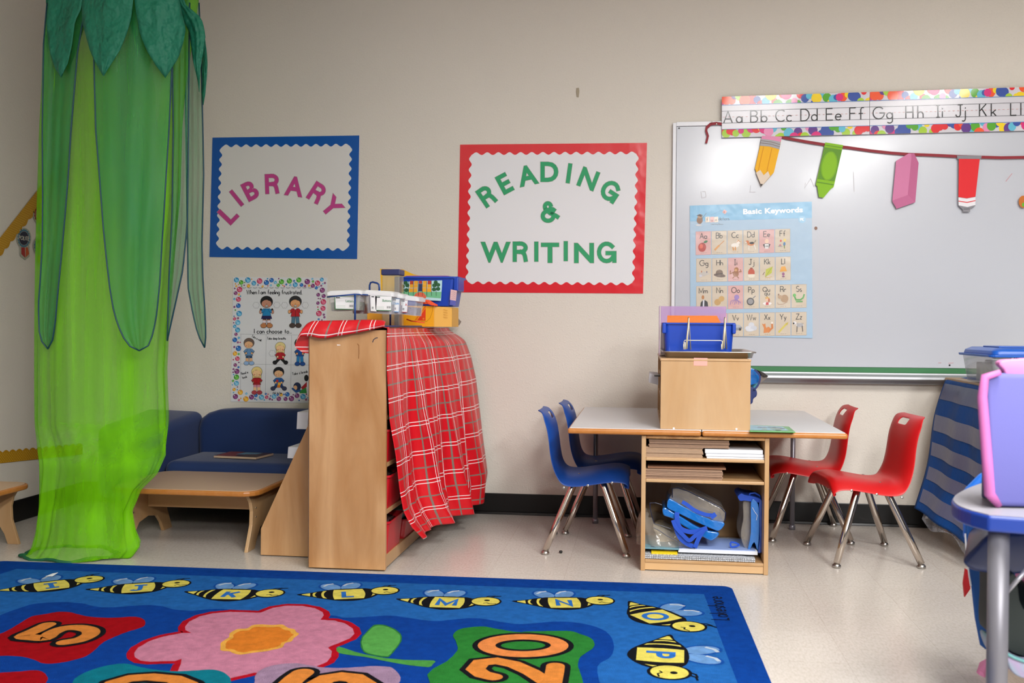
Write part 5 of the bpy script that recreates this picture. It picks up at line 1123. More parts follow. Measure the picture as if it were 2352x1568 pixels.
UPE = [c6b(*p) for p in ((150, 880), (200, 820), (270, 785), (450, 782), (700, 776), (1000, 768), (1210, 776), (1240, 800))]; LOE = [c6b(*p) for p in ((45, 1105), (110, 990), (230, 985), (350, 1012), (460, 1016), (600, 985), (850, 945), (1000, 912), (1230, 858))]
ue, ul_ = arc([wl(x, y, 3.895) for x, y in UPE]); le, ll_ = arc([wl(x, y, 3.878) for x, y in LOE])
mb = MB(); mb.grid(lambda u, v: tuple(pl(ue, u).lerp(pl(le, u), v)+Vector((0, -.012*sin(pi*v)-.006*sin(u*26)*v, 0))), 60, 10, uv=lambda u, v: (.1+v*.055-.055, .02+u*.40)); ob('front_valance', mb, CLOTH, t, smooth=True, solid=.0012)
mb = MB(); q = [wl(*cc(*p), 3.93) for p in ((240, 440), (440, 455), (440, 800), (300, 775), (150, 670), (170, 600))]
mb.add(q, [list(range(6))]); mb.uv = {i: (p.x*1.0, p.z) for i, p in enumerate(q)}; ob('corner_flap', mb, CLOTH, t, solid=.0012)
# ------------------------------------------------------------------ book display rack
t = thing('book_rack', 'slanted maple book display rack against the left side of the bookcase', 'bookshelf', (-1.5, 4.4, 0))
RX1 = BX0-.012
sp_ = [wl(598.5, 1275, 4.09), wl(599, 1214, 4.09), wl(704, 925, 4.09)]; sp_[0].z = 0.004
zt_ = sp_[2].z
side = [Vector((sp_[0].x, 0, .004)), Vector((sp_[1].x, 0, sp_[1].z)), Vector((RX1-.012, 0, zt_)), Vector((RX1, 0, zt_)), Vector((RX1, 0, .004))]
for y in (4.09, 4.98): ob('side_panel', MB().prism([p+Vector((0, y, 0)) for p in side], (0, .016, 0)), BIRCHD, t, bevel=.0015)
ob('back_panel', MB().box(RX1-.01, RX1, 4.106, 4.98, .02, zt_-.01), BIRCHD, t)
for k in range(4):
    f = k/4; xa = sp_[1].x+(RX1-.02-sp_[1].x)*f+.02; za = sp_[1].z+(zt_-sp_[1].z)*f-.03
    ob('ledge', MB().box(xa, RX1-.01, 4.106, 4.98, za-.012, za), BIRCHD, t)
    ob('ledge_lip', MB().box(xa-.004, xa+.006, 4.106, 4.98, za-.012, za+.03), BIRCHD, t)
for k, (px, py, pz, lab) in enumerate(((683, 946, 975, 'white book showing at the top of the slanted rack'), (662, 1026, 1042, 'white book showing lower on the slanted rack'))):
    p = wl(px, py, 4.16); b = MB(); p2 = wl(px-2, pz+10, 4.16)
    b.prism([p, p2, p2+Vector((.05, 0, 0)), p+Vector((.05, 0, .0))], (0, .2, 0)); tag(ob('book', b, mat('white_book_cover', 'cfcfd3', rough=.4), bevel=.001), lab, 'book')
# ------------------------------------------------------------------ things on the bookcase
ZT = ZC+.003
t = thing('wire_rack', 'blue wire rack holding clear plastic tubs on the bookcase', 'rack', wl(815, 737, 4.0))
BWI = mat('blue_wire', '133f86', rough=.35, metal=.2)
def wp3(L, r, name, closed=False): ob(name, MB().tube([Vector(p) if len(p) == 3 and abs(p[0]) < 10 else wl(*p) for p in L], r, 8, closed=closed), BWI, t, smooth=True)
g0 = wl(739, 735.5, 3.97); g1 = wl(845, 736, 3.97); zb_ = g0.z+.0
def gp(px, Y, z): p = wl(px, 737, Y); return (p.x, Y, z)
ob('base_rail', MB().tube([gp(739, 3.97, ZT+.006), gp(846, 3.97, ZT+.006), gp(968, 4.56, ZT+.006), gp(880, 4.56, ZT+.006)], .0035, 8, closed=True), BWI, t, smooth=True)
ob('top_rail', MB().tube([wl(751, 682, 3.97), wl(815, 675.5, 3.97), wl(900, 680, 4.2), wl(965, 692, 4.45)], .003, 8), BWI, t, smooth=True)
ob('upright', MB().tube([gp(815.5, 3.97, ZT+.006), tuple(wl(815.5, 676, 3.97))], .0042, 8), BWI, t, smooth=True)
ob('upright', MB().tube([gp(896.5, 4.4, ZT+.006), tuple(wl(896.5, 690, 4.4))], .0042, 8), BWI, t, smooth=True)
ob('handle', MB().tube([wl(849, 700, 4.4), wl(849, 655, 4.4), wl(851, 649, 4.4), wl(856, 647.5, 4.4), wl(866, 650, 4.4), wl(870, 653, 4.4), wl(871, 660, 4.4), wl(871, 700, 4.4)], .0042, 8), BWI, t, smooth=True)
def tub(label, px0, px1, lid0, lid1, pyb, Y, dep, fill, labels, tilt=0, flare=6):
    t = thing('clear_tub', label, 'tub', wl((px0+px1)/2, pyb, Y), 'clear plastic tubs in the blue wire rack')
    x0, x1 = wl(px0, lid1, Y).x, wl(px1, lid1+tilt, Y).x; b0, b1 = wl(px0+flare, pyb, Y).x, wl(px1-flare, pyb, Y).x
    zt_, zb_ = wl(px0, lid1, Y).z, wl(px0, pyb, Y).z; zl = wl(px0, lid0, Y).z; dz = wl(px1, lid1+tilt, Y).z-zt_
    def sh(r_): return [(x, y, z+dz*((x-x0)/(x1-x0))) for x, y, z in r_]
    ob('tub_body', loft([sh(rr(b0, b1, Y+.012, Y+dep-.012, .012, zb_)), sh(rr(x0+.004, x1-.004, Y+.003, Y+dep-.003, .012, zt_))]), CLEAR, t, smooth=False)
    ob('lid', loft([sh(rr(x0-.003, x1+.003, Y-.003, Y+dep+.003, .014, zt_-.002)), sh(rr(x0-.004, x1+.004, Y-.004, Y+dep+.004, .014, zt_+.6*(zl-zt_))), sh(rr(x0+.006, x1-.006, Y+.006, Y+dep-.006, .014, zl))], True, True), CLEARW, t, bevel=.001)
    if fill:
        h = .55*(zt_-zb_); ob('contents', loft([sh(rr(b0+.003, b1-.003, Y+.015, Y+dep-.015, .01, zb_+.002)), sh(rr(b0+.001-.0, b1-.001, Y+.012, Y+dep-.012, .01, zb_+h))], True, True), mat('tub_fill_'+fill, fill, rough=.5, noise=(90, .5), bump=(70, 1, .02)), t)
    for (lx0, ly0, lx1, ly1, bc, word, wc) in labels:
        a = Art(lambda u, v, l: wl(u, v, Y-.0015-l*.0003) if v < 9999 else None)
        a.poly([(lx0, ly0), (lx1, ly0+1), (lx1-1.5, ly1+1), (lx0+1.5, ly1)], bc, 1); a.poly([(lx0+1.6, ly0+.8), (lx1-.4, ly0+1.8), (lx1-2, ly1-.6), (lx0+3, ly1-1.6)], 'e6e8ea', 2)
        W_ = lx1-lx0; a.poly([(lx0+3, ly0+2), (lx0+3+min(10, W_*.4), ly0+2.3), (lx0+3+min(10, W_*.4), ly0+4.4), (lx0+3, ly0+4.2)], '20242c', 3)
        if word: put_font(a, word, lx1-2, ly0+14.2, 5.8, wc, 3, -2, .02, 'r', .8)
        for k in range(3): a.line([(lx0+4, ly1-9+k*2.4), (lx0+W_*.55, ly1-8.6+k*2.4)], .5, 'a9c0b2' if wc == '2f7a4a' else 'b9b0b8', 3)
        for k in range(5 if W_ > 20 else 2): a.line([(lx1-11+k*1.9, ly1-10), (lx1-11.2+k*1.9, ly1-5)], .9, '2a2c30', 3)
        ob('tub_label', a, GLOSSY, t)
    return t
tub('clear plastic tub labelled Letters, leftmost in the wire rack', 750, 829, 668, 678, 715, 4.0, .12, '5d6b46', [(768, 680, 814, 710, '2f7a4a', 'Letters', '2f7a4a')], -3)
tub('clear plastic tub with a purple label, behind the rack upright', 800, 838, 672, 678, 720, 4.08, .12, '6a3a52', [(818, 679, 835, 709, '6a4a78', 'hips', '5b3a6a')])
tub('wide clear plastic tub labelled Buttons in the middle of the rack', 834, 903, 665, 676, 718, 4.05, .14, '8a8794', [(850, 678, 866, 714, 'dcdee2', '', '2f7a4a'), (860, 679, 900, 713, '2f7a4a', 'Buttons', '2f7a4a')], 4)
tub('clear plastic tub with a light blue label, right of the Buttons tub', 893, 924, 672, 682, 720, 4.12, .13, '7c6c86', [(899, 685, 918, 716, '3f8fce', 'Dom', '3f8fce')], 2)
tub('clear plastic tub with a dark red label, last in the wire rack', 914, 960, 676, 686, 721, 4.17, .14, '7a7390', [(919, 688, 937, 717, 'a01c2c', 'A', 'c03040')], 5)
# yellow carton
t = thing('yellow_carton', 'yellow cardboard carton with an orange red triangle under the blue bin', 'box', wl(940, 742, 4.62))
ym = mat('yellow_carton_board', 'eda50f', rough=.4, coat=.2)
YY = 4.60; e = lambda px, py, Y=YY: wl(px, py, Y)
zt1, zb1 = e(900, 702).z, ZT+.004
xa, xb, xc = e(843, 740).x, e(997, 740).x, e(1035, 742).x
ob('box', MB().box(xa, xb, YY, YY+.2, zb1, zt1), ym, t, bevel=.002)
ob('end_flap', MB().hexa([(xb, YY, zb1), (xc, YY+.03, zb1), (xc, YY+.2, zb1), (xb, YY+.2, zb1)], [(xb, YY, zt1-.002), (xc, YY+.03, zt1-.006), (xc, YY+.2, zt1-.006), (xb, YY+.2, zt1-.002)]), mat('light_yellow_board', 'e0a63a', rough=.5), t, bevel=.001)
a = Art(lambda u, v, l: wl(u, v, YY-.001-l*.0003)); cc5 = lambda x, y: (840+x/8.71, 600+y/8.71)
a.poly([cc5(1030, 1180), cc5(1200, 930), cc5(1196, 1185)], 'd93a10', 1); a.line([cc5(985, 1180), cc5(1200, 885)], .9, 'd93a10', 1); a.line([cc5(1005, 1180), cc5(1200, 905)], .9, 'd93a10', 1); a.disc(*cc5(1155, 1148), 2.3, 2.3, 'e07a28', 2)
a.line([cc5(1345, 870), cc5(1335, 1000), cc5(1290, 1130), cc5(1220, 1200), cc5(1000, 1205)], .5, '8a5a08', 2); a.disc(*cc5(1350, 880), 1.2, 1.2, '1a1410', 3)
ob('printing', a, PAPER, t)
a = Art(lambda u, v, l: wl(u, v, YY+.012-l*.0003)); a.poly([cc5(1395, 935), cc5(1432, 935), cc5(1428, 1125), cc5(1392, 1125)], 'b9b3ac', 1); a.poly([cc5(1395, 935), cc5(1432, 935), cc5(1432, 948), cc5(1395, 948)], '3a3430', 2); a.poly([cc5(1392, 1115), cc5(1428, 1115), cc5(1428, 1128), cc5(1392, 1128)], '3a3430', 2)
for k in range(6): a.line([cc5(1460, 930+k*38), cc5(1500, 930+k*38)], .8, 'c98a30', 1)
for k in range(4): a.line([cc5(1555, 960+k*50), cc5(1640, 985+k*48)], .8, 'c98a30', 1)
ob('barcode', a, PAPER, t)
# blue picture bin on the carton
t = thing('blue_picture_bin', 'blue plastic bin with a picture of trees and yellow blocks, on the carton', 'bin', wl(980, 700, 4.62))
YP = 4.615; zt2 = e(980, 635, YP).z; zb2 = zt1+.001
xl, xr = e(914, 640, YP).x, e(1052, 640, YP).x; xl2, xr2 = e(921, 700, YP).x, e(1037, 700, YP).x
ob('tub', loft([rr(xl2, xr2, YP+.01, YP+.2, .02, zb2), rr(xl+.006, xr-.01, YP, YP+.21, .02, zt2-.008), rr(xl, xr, YP-.006, YP+.216, .02, zt2-.008), rr(xl, xr, YP-.006, YP+.216, .02, zt2)]), BLUEP, t, solid=.003)
ob('handle_lip', MB().box(xr-.022, xr+.002, YP-.004, YP+.15, e(1050, 668, YP).z, zt2-.002), BLUEP, t, bevel=.006)
ob('lining', MB().box(xl+.03, xr-.05, YP+.02, YP+.19, zt2-.03, zt2+.006), mat('violet_lining', 'a068b8', rough=.3, alpha=.8), t, bevel=.004)
a = Art(lambda u, v, l: wl(*cc5(u, v), YP-.007-l*.0003+.012*0)); bxx = [(695, 408), (1530, 380), (1525, 500), (1505, 790), (1300, 780), (720, 690), (680, 560)]
a.poly(bxx, 'b7dbe2', 1); a.poly([(700, 600), (1515, 610), (1500, 740), (730, 680)], '6fb98a', 2)
for x, y, w, h, c_ in ((885, 390, 70, 70, 'b8452a'), (970, 390, 75, 65, 'e8a62c'), (1062, 388, 66, 58, 'b03a34'), (1148, 390, 78, 62, 'e8a62c'), (1240, 388, 76, 70, 'b03a34'), (880, 460, 78, 70, 'e8a62c'), (965, 458, 76, 70, 'e8a62c'), (1058, 450, 72, 150, '2f3a66'), (1140, 455, 82, 70, 'e8a62c'), (1236, 460, 76, 70, 'e8a62c'), (868, 540, 80, 76, 'e8a62c'), (958, 535, 78, 82, 'e8a62c'), (1132, 530, 84, 80, 'e8a62c'), (1230, 535, 80, 76, 'e8a62c')): a.poly([(x, y), (x+w, y), (x+w-3, y+h), (x-3, y+h)], c_, 3)
a.poly([(960, 700), (1000, 640), (1080, 615), (1160, 630), (1215, 700), (1200, 740), (1000, 720)], 'd9684c', 4)
for x, y in ((740, 500), (830, 480), (725, 575), (815, 575), (1370, 480), (1450, 470), (1365, 560), (1450, 550), (1400, 420), (800, 430)): a.disc(x, y, 42, 40, '2d5e3a', 4, n=10)
for x in (770, 860, 955, 1048, 1130, 1222, 1312, 1408): a.line([(x, 400), (x, 560), (x-4 if x < 1000 else x+4, 690)], 7, '20261f', 5)
ob('picture_label', a, GLOSSY, t)
a = Art(lambda u, v, l: wl(*cc5(u, v), YP-.009-l*.0003)); a.poly([(1700, 560), (1825, 585), (1805, 790), (1685, 770)], 'dcb7b9', 1); a.poly([(1690, 770), (1805, 790), (1795, 880), (1680, 870)], '5a5fb0', 1)
for k in range(4): a.line([(1715, 620+k*40), (1760, 610+k*40), (1800, 640+k*38)], 4, '8a6a72', 2)
ob('paper_label', a, GLOSSY, t)
# clear jar with navy cap, yellow folder, orange netting, grey card
t = thing('clear_container', 'clear square container with a navy cap beside the blue picture bin', 'container', wl(897, 700, 4.45))
YJ = 4.46; f_ = lambda px, py: wl(px, py, YJ)
ob('jar_body', MB().box(f_(877, 660).x, f_(917, 660).x, YJ, YJ+.09, ZT+.002, f_(897, 631).z), mat('smoky_clear', 'cfc8a8', rough=.1, alpha=.4, spec=.8), t, bevel=.006)
ob('cap', MB().box(f_(875.5, 625).x, f_(918.5, 625).x, YJ-.003, YJ+.093, f_(897, 631.5).z, f_(897, 618).z), mat('navy_cap', '2b3264', rough=.4), t, bevel=.004)
ob('blue_item', MB().box(f_(903, 660).x, f_(915, 660).x, YJ+.02, YJ+.07, ZT+.002, f_(897, 634).z), mat('slate_blue', '4a5482', rough=.5), t, bevel=.004)
q = [wl(x, y, 4.845) for x, y in ((873, 617), (925, 618.5), (950, 630), (1000, 640), (1000, 700), (877, 700))]
tag(ob('yellow_folder', MB().prism(q, (0, .012, 0)), YELP), 'yellow plastic folder standing behind the clear container', 'folder')
OR_ = mat('orange_netting', 'f0552a', rough=.6, bump=(60, 1, .01))
b = MB()
for k in range(7):
    L = [wl(956+k*2, 693+k*.6, 4.585), wl(966+k*3, 688+k*1.5+2*sin(k), 4.58), wl(985+k, 690+k*1.6, 4.58), wl(998+k*1.2, 698+k*.5, 4.585)]; b.tube(L, .004, 6)
tag(ob('orange_netting', b, OR_, smooth=True), 'bunched orange netting squeezed between the carton and the blue bin', 'netting')
tag(ob('orange_string', MB().tube([wl(934, 733, 4.3), wl(945, 737, 4.3), wl(958, 738.5, 4.3), wl(975, 741, 4.3)], .003, 6), OR_, smooth=True), 'orange string lying on the cloth beside the wire rack', 'string')
q = [wl(x, y, 5.06) for x, y in ((1034, 733), (1048, 728), (1058, 738), (1053, 747), (1038, 745))]; tag(ob('grey_card', MB().prism(q, (0, .02, 0)), mat('grey_brown_card2', '8a8274', rough=.8)), 'grey card corner poking up behind the checked cloth', 'card')
# ------------------------------------------------------------------ sofa
t = thing('sofa', 'navy blue upholstered child sofa against the back wall', 'sofa', (-2.0, 4.8, 0))
def soft(name, b, bev, sub=0): return ob(name, b, SOFAM, t, bevel=bev, seg=6, smooth=True)
soft('seat_cushion', MB().box(-2.36, -1.655, 4.655, 5.08, .14, .314), .045)
def backf(u, v):   # rounded back with sloping left shoulder
    return None
bp_ = []
zt3 = .545
for x, z in ((-2.36, .18), (-2.365, .44), (-2.35, .49), (-2.31, .52), (-2.25, .538), (-2.15, zt3), (-1.655, zt3), (-1.655, .18)): bp_.append((x, 5.035, z))
soft('backrest', MB().prism(bp_, (0, .155, 0)), .05)
ar = [(-2.72, 0, .12), (-2.72, 0, .40), (-2.70, 0, .455), (-2.66, 0, .48), (-2.44, 0, .48), (-2.40, 0, .46), (-2.375, 0, .41), (-2.375, 0, .12)]
soft('armrest', MB().prism([(x, 4.36, z-.02) for x, y, z in ar], (0, .0001, 0)).add([], []), 0) if 0 else None
am = MB(); am.hexa([(-2.70, 4.62, .12), (-2.385, 4.62, .12), (-2.37, 5.15, .12), (-2.70, 5.15, .12)], [(-2.70, 4.62, .485), (-2.385, 4.62, .475), (-2.36, 5.15, .525), (-2.70, 5.15, .535)]); soft('armrest', am, .05)
soft('base', MB().box(-2.66, -1.665, 4.68, 5.1, .10, .17), .02)
for x, y in ((-2.6, 4.72), (-1.72, 4.72), (-2.6, 5.05), (-1.72, 5.05)): ob('foot', MB().lathe(x, y, [(.018, 0), (.024, .10)], 12), BLACKR, t, smooth=True)
zs = .316; b4 = [fl(x, y, zs+.012) for x, y in ((532, 1036), (628, 1040.5), (588, 1050), (491, 1046))]
t = thing('picture_book', 'picture book with a dark red cover lying on the sofa seat', 'book', b4[3])
ob('pages', MB().prism(b4[::-1], (0, 0, -.010)), mat('cream_pages', 'c9ad92', rough=.8), t)
a = Art(quadfn(b4, (0, 0, 1), .0004)); a.poly([(0, 0), (1, 0), (1, 1), (0, 1)], '4a3030', 1); a.poly([(0, .1), (.3, 0), (.5, 1), (.05, 1)], '8a4030', 2); a.poly([(.4, .1), (.8, .1), (.75, .6), (.35, .6)], '6d93a8', 3); a.poly([(.55, .5), (.95, .4), (1, .95), (.6, .95)], '5b4a3a', 3)
ob('cover', a, GLOSSY, t)
# ------------------------------------------------------------------ low tables
def lowtable(label, x0, x1, y0, y1, rot=0, H=.272):
    cx, cy = (x0+x1)/2, (y0+y1)/2; t = thing('low_table', label, 'table', (cx, cy, 0), 'low birch tables with laminate tops')
    ob('top', MB().prism(rr(x0+.012, x1-.012, y0+.012, y1-.012, .07, H-.006), (0, 0, .0065)), LAMT, t)
    ob('edge_band', MB().prism(rr(x0, x1, y0, y1, .08, H-.024), (0, 0, .0225)), OAKE, t, bevel=.007, seg=3)
    for s in (0, 1):
        xs = x0+.05 if s == 0 else x1-.066
        yc = cy; P_ = []; hw0 = (y1-y0)/2-.045
        k_ = min(1, hw0/.2); out = [(-hw0+a_*k_, z) for a_, z in ((0, H-.024), (.035, H-.06), (.05, .17), (.045, .11), (.01, .04), (-.01, .0), (.075, 0), (.10, .045), (.14, .085))]+[(0, .10)]
        out += [(-y, z) for y, z in out[::-1][1:]]
        ob('leg', MB().prism([(xs, yc+y, z) for y, z in out], (.016, 0, 0)), BIRCH, t, bevel=.002)
        for z in (.18, .14):
            for yy in (y0+.13,): ob('screw', MB().tube([(xs+.016, yy, z), (xs+.0175, yy, z)], .004, 8), STEEL, t)
    ob('stretcher', MB().box(x0+.066, x1-.066, cy-.009, cy+.009, .145, .225), mat('birch_rail', 'cfa474', rough=.42, wood=('bd9060', 4), stretch=(.25, 1, 1)), t, bevel=.002)
    t.rotation_euler = (0, 0, radians(rot)); return t
lowtable('low birch table in front of the navy sofa, beside the green canopy', -2.35, -1.655, 4.10, 4.64)
lowtable('low birch table at the left edge of the photo, only its right end showing', -3.264, -2.564, 3.669, 4.021, 90)
# ------------------------------------------------------------------ leaf canopy
t = thing('leaf_canopy', 'hanging green leaf canopy with lime tulle and dark green pointed leaves', 'canopy', (-2.55, 4.33, 0))
ROW = [(-60, 130, 455), (0, 125, 455), (100, 106, 440), (200, 104, 425), (300, 100, 418), (450, 97, 416), (600, 94, 402), (750, 93, 388), (850, 93, 382), (950, 93, 386), (1040, 94, 384), (1085, 95, 362), (1120, 95, 325), (1170, 93, 304), (1220, 90, 312), (1250, 82, 322), (1272, 68, 305), (1284, 58, 262)]
YC = 4.17
def row(v):
    f = v*(len(ROW)-1); i = min(int(f), len(ROW)-2); s = f-i; return [ROW[i][k]*(1-s)+ROW[i+1][k]*s for k in range(3)]
def tulle(u, v):
    py, xl_, xr_ = row(v); low = max(0, (py-1150)/134); sq_ = max(0, min(1, (py-970)/100)); yc = YC-.17*sq_-.02*low
    a_ = wl(xl_, py, yc); b_ = wl(xr_, py, yc); cx = (a_.x+b_.x)/2; hw = (b_.x-a_.x)/2; z = (a_.z+b_.z)/2; dp = min(hw, .205)*(1-sq_)+.085*sq_+.06*low
    th = 2*pi*u; fo = .05*sin(5*th+2.5*sin(v*3)+1)+.03*sin(11*th+4*v+2*sin(2*th))+.012*sin(27*th-5*v); fo *= .3+.7*min(1, v*1.4)
    r_ = 1+fo-.04; X = cx+hw*r_*cos(th); Y = yc+dp*r_*sin(th)
    if low > 0: z = max(.006+.004*sin(7*th), z+.0*low+(.03*(1-low)+.018*sin(th*3))*low)
    return (X, Y, z)
ob('tulle', MB().grid(tulle, 220, 90), TULLE, t, smooth=True)
hem = [Vector(tulle(k/120, 1)) for k in range(120)]; ob('hem', MB().tube(hem, .007, 6, closed=True), mat('dark_green_hem', '0d5a38', rough=.6), t, smooth=True)
def fy(px, py, k=.215, out=.015):
    """front surface depth of the canopy at a picture position"""
    best = None
    v = 0
    for i in range(len(ROW)-1):
        if ROW[i][0] <= py <= ROW[i+1][0]: v = (i+(py-ROW[i][0])/(ROW[i+1][0]-ROW[i][0]))/(len(ROW)-1)
    _, a_, b_ = row(max(0, min(1, v))); s = (px-(a_+b_)/2)/((b_-a_)/2); s = max(-1.0, min(1.0, s)); s = max(-.86, min(.86, s)); return YC-k*sqrt(1-s*s)-out-.012
def sample(L, n):
    V_ = [Vector(p) for p in L]; d = [0]
    for i in range(1, len(V_)): d.append(d[-1]+(V_[i]-V_[i-1]).length)
    out = []
    for k in range(n+1):
        s = d[-1]*k/n; i = min(max(j for j in range(len(V_)) if d[j] <= s+1e-9), len(V_)-2); out.append(V_[i].lerp(V_[i+1], (s-d[i])/max(1e-9, d[i+1]-d[i])))
    return out
def petal(name, left, right, m, par, nu=14, nv=36, ripple=.010, ridge=0, out=.045, Yf=None, pipe=None, pr=.0032, solid=0, **k):
    Lf, Rt = sample(left, nv), sample(right, nv)
    def fn(u, v):
        j = v*nv; i = min(int(j), nv-1); s = j-i; a_ = Lf[i].lerp(Lf[i+1], s); b_ = Rt[i].lerp(Rt[i+1], s); p = a_.lerp(b_, u)
        y = Yf(p.x, p.y) if Yf else fy(p.x, p.y, out=out)
        w = max(0, 1-abs(2*u-1)); y += -ridge*w+ripple*sin(u*19+v*5)*sin(pi*u)+ripple*.5*sin(v*23+u*4)
        return tuple(wl(p.x, p.y, y))
    o = ob(name, MB().grid(fn, nu, nv), m, par, smooth=True, solid=solid)
    if pipe:
        E_ = [Vector(fn(0, i/nv)) for i in range(2, nv+1)]+[Vector(fn(1, 1-i/nv)) for i in range(0, nv-1)]
        ob('piping', MB().tube(E_, pr, 6), pipe, o, smooth=True)
    return o
petal('long_petal', [(212, -40), (216, 150), (220, 300), (228, 400), (237, 520), (245, 600), (252, 660), (262, 720), (280, 770), (300, 797), (320, 805)], [(400, -40), (395, 150), (388, 300), (380, 430), (376, 500), (372, 560), (367, 650), (360, 720), (352, 765), (340, 795), (320, 805)], TULLED, t, pipe=PIPE)
petal('long_petal', [(112, -40), (100, 100), (97, 300), (98, 450), (97, 560), (92, 650), (88, 700), (90, 760), (99, 795), (110, 801)], [(205, -40), (178, 120), (163, 300), (157, 400), (149, 500), (140, 600), (132, 680), (127, 740), (120, 785), (110, 801)], TULLED, t, pipe=PIPE)
petal('long_petal', [(415, -40), (425, 120), (428, 350), (430, 500), (431, 560), (432, 660), (443, 720), (455, 770), (470, 798)], [(455, -40), (462, 120), (466, 300), (468, 400), (464, 560), (466, 640), (470, 700), (473, 770), (470, 798)], TULLED, t, pipe=PIPE, Yf=lambda x, y: 4.22)
petal('long_petal', [(395, -40), (396, 160), (398, 300), (395, 500), (388, 640), (384, 782)], [(436, -40), (434, 160), (432, 400), (430, 520), (420, 620), (384, 783)], TULLED, t, pipe=PIPE, Yf=lambda x, y: 4.08)
K = lambda L: [(60+x/5.345, y/5.345) for x, y in L]
def leafc(label, left, right, Yf=None):
    o = petal('crown_leaf', K(left), K(right), LEAFM, t, nu=12, nv=24, ripple=.004, ridge=.012, out=.075, Yf=Yf, solid=.002)
    return o
leafc('', [(270, -500), (262, -200), (270, 90), (250, 320), (270, 480), (290, 640), (350, 830), (430, 950)], [(640, -500), (690, -200), (690, 0), (670, 120), (600, 260), (560, 560), (510, 780), (430, 950)])
leafc('', [(700, -500), (690, -200), (685, 100), (690, 280), (740, 460), (790, 640), (870, 800), (950, 935)], [(1290, -500), (1315, -200), (1315, 0), (1290, 220), (1240, 400), (1150, 620), (1060, 760), (950, 935)])
leafc('', [(1340, -500), (1330, -200), (1330, 0), (1345, 120), (1400, 420), (1480, 620), (1590, 800), (1710, 955)], [(1850, -500), (1870, -200), (1880, 0), (1920, 200), (1962, 345), (1930, 520), (1870, 710), (1710, 955)])
leafc('', [(1790, -400), (1830, 0), (1880, 120), (1950, 290), (2000, 380), (2050, 750), (2110, 1000), (2125, 1130)], [(1880, -400), (1950, 50), (2130, 200), (2170, 270), (2203, 440), (2180, 600), (2140, 850), (2125, 1130)], Yf=lambda x, y: 4.06)
leafc('', [(2150, 300), (2170, 560), (2160, 850), (2168, 1000), (2158, 1180), (2175, 1290)], [(2170, 300), (2215, 620), (2228, 780), (2218, 960), (2200, 1150), (2175, 1290)], Yf=lambda x, y: 4.2)
leafc('', [(300, -300), (275, 50), (262, 95), (240, 400), (238, 520), (262, 640)], [(420, -300), (350, 50), (300, 110), (290, 400), (280, 520), (264, 640)], Yf=lambda x, y: 4.15)
for k in range(3):
    x0_ = -2.72+k*.2; b = MB()
    b.grid(lambda u, v: (x0_+.2*(u-.5)*sin(pi*min(1, .35+v*.65)**.8)*1.1, 4.42+.02*sin(u*3), 2.60-.42*v), 8, 10); ob('crown_leaf', b, LEAFM, t, smooth=True, solid=.002)
cz = wl(290, -75, YC)
ob('hoop', MB().tube([(cz.x+.31*cos(k*pi/20), YC+.27*sin(k*pi/20), cz.z-.02) for k in range(40)], .008, 8, closed=True), GREYM, t, smooth=True)
ob('crown_top', MB().lathe(cz.x, YC, [(.30, cz.z-.03), (.2, cz.z+.08), (.03, cz.z+.16)], 24), LEAFM, t, smooth=True)
ob('hanging_cord', MB().tube([(cz.x, YC, cz.z+.15), (cz.x, YC, CEIL)], .003, 6), WHITEP, t)
# ------------------------------------------------------------------ right wall shelf, chart, tub
SX0 = 1.464
t = thing('side_shelf', 'birch shelf unit at the right wall behind the blue pocket chart', 'shelf', (1.65, 4.8, 0))
for y in (5.082, 4.30): ob('end_panel', MB().box(SX0, SX0+.36, y, y+.018, 0, .742), BIRCH, t, bevel=.003)
ob('top', MB().box(SX0-.004, SX0+.364, 4.30, 5.1, .742, .758), BIRCH, t, bevel=.004)
for z in (.05, .28, .51): ob('shelf', MB().box(SX0+.006, SX0+.36, 4.318, 5.082, z, z+.015), BIRCH, t, bevel=.002)
ob('back_panel', MB().box(SX0+.35, SX0+.36, 4.318, 5.082, .05, .742), BIRCH, t)
PB = mat('blue_nylon', '0a4488', rough=.7, spec=.25, bump=(10, .5, .02)); PW = mat('clear_pocket', '6b6f8c', rough=.4, alpha=.8, coat=.1, bump=(10, .3, .02))
t = thing('pocket_chart', 'blue fabric pocket chart with clear strips hanging off the right shelf', 'pocket chart', (1.4, 4.7, .7))
ctl, ctr = Vector((SX0+.10, 5.06, .762)), Vector((SX0+.12, 4.44, .762))
ml, mr_ = Vector((SX0-.012, 5.06, .748)), Vector((SX0-.01, 4.46, .748))
bl = wl(2104, 1167, 4.86); br = wl(2262, 1275, 4.22)
def chart(u, v):
    if v < .06: p = ctl.lerp(ctr, u).lerp(ml.lerp(mr_, u), v/.06)
    else:
        s = (v-.06)/.94; p = ml.lerp(mr_, u).lerp(bl.lerp(br, u), s); p = p+Vector((-.02*sin(pi*s)*0-.01*sin(s*7), 0, 0))
    p = p+Vector((-.006*sin(u*14+v*3)*min(1, v*3), 0, 0)); return tuple(p)
ob('fabric', MB().grid(chart, 40, 60), PB, t, smooth=True, solid=.003)
def strip_px(pxl, pyt, pyb):  # v range from the left edge heights
    return 0
for v0, v1 in ((.10, .22), (.32, .43), (.525, .62), (.70, .785), (.845, .925), (.955, .99)) if 0 else ((.085, .20), (.315, .43), (.515, .61), (.69, .78), (.85, .94)):
    ob('clear_strip', MB().grid(lambda u, v: tuple(Vector(chart(.04+.94*u, v0+(v1-v0)*v))+Vector((-.004, -.001, 0))), 30, 6), PW, t, smooth=True)
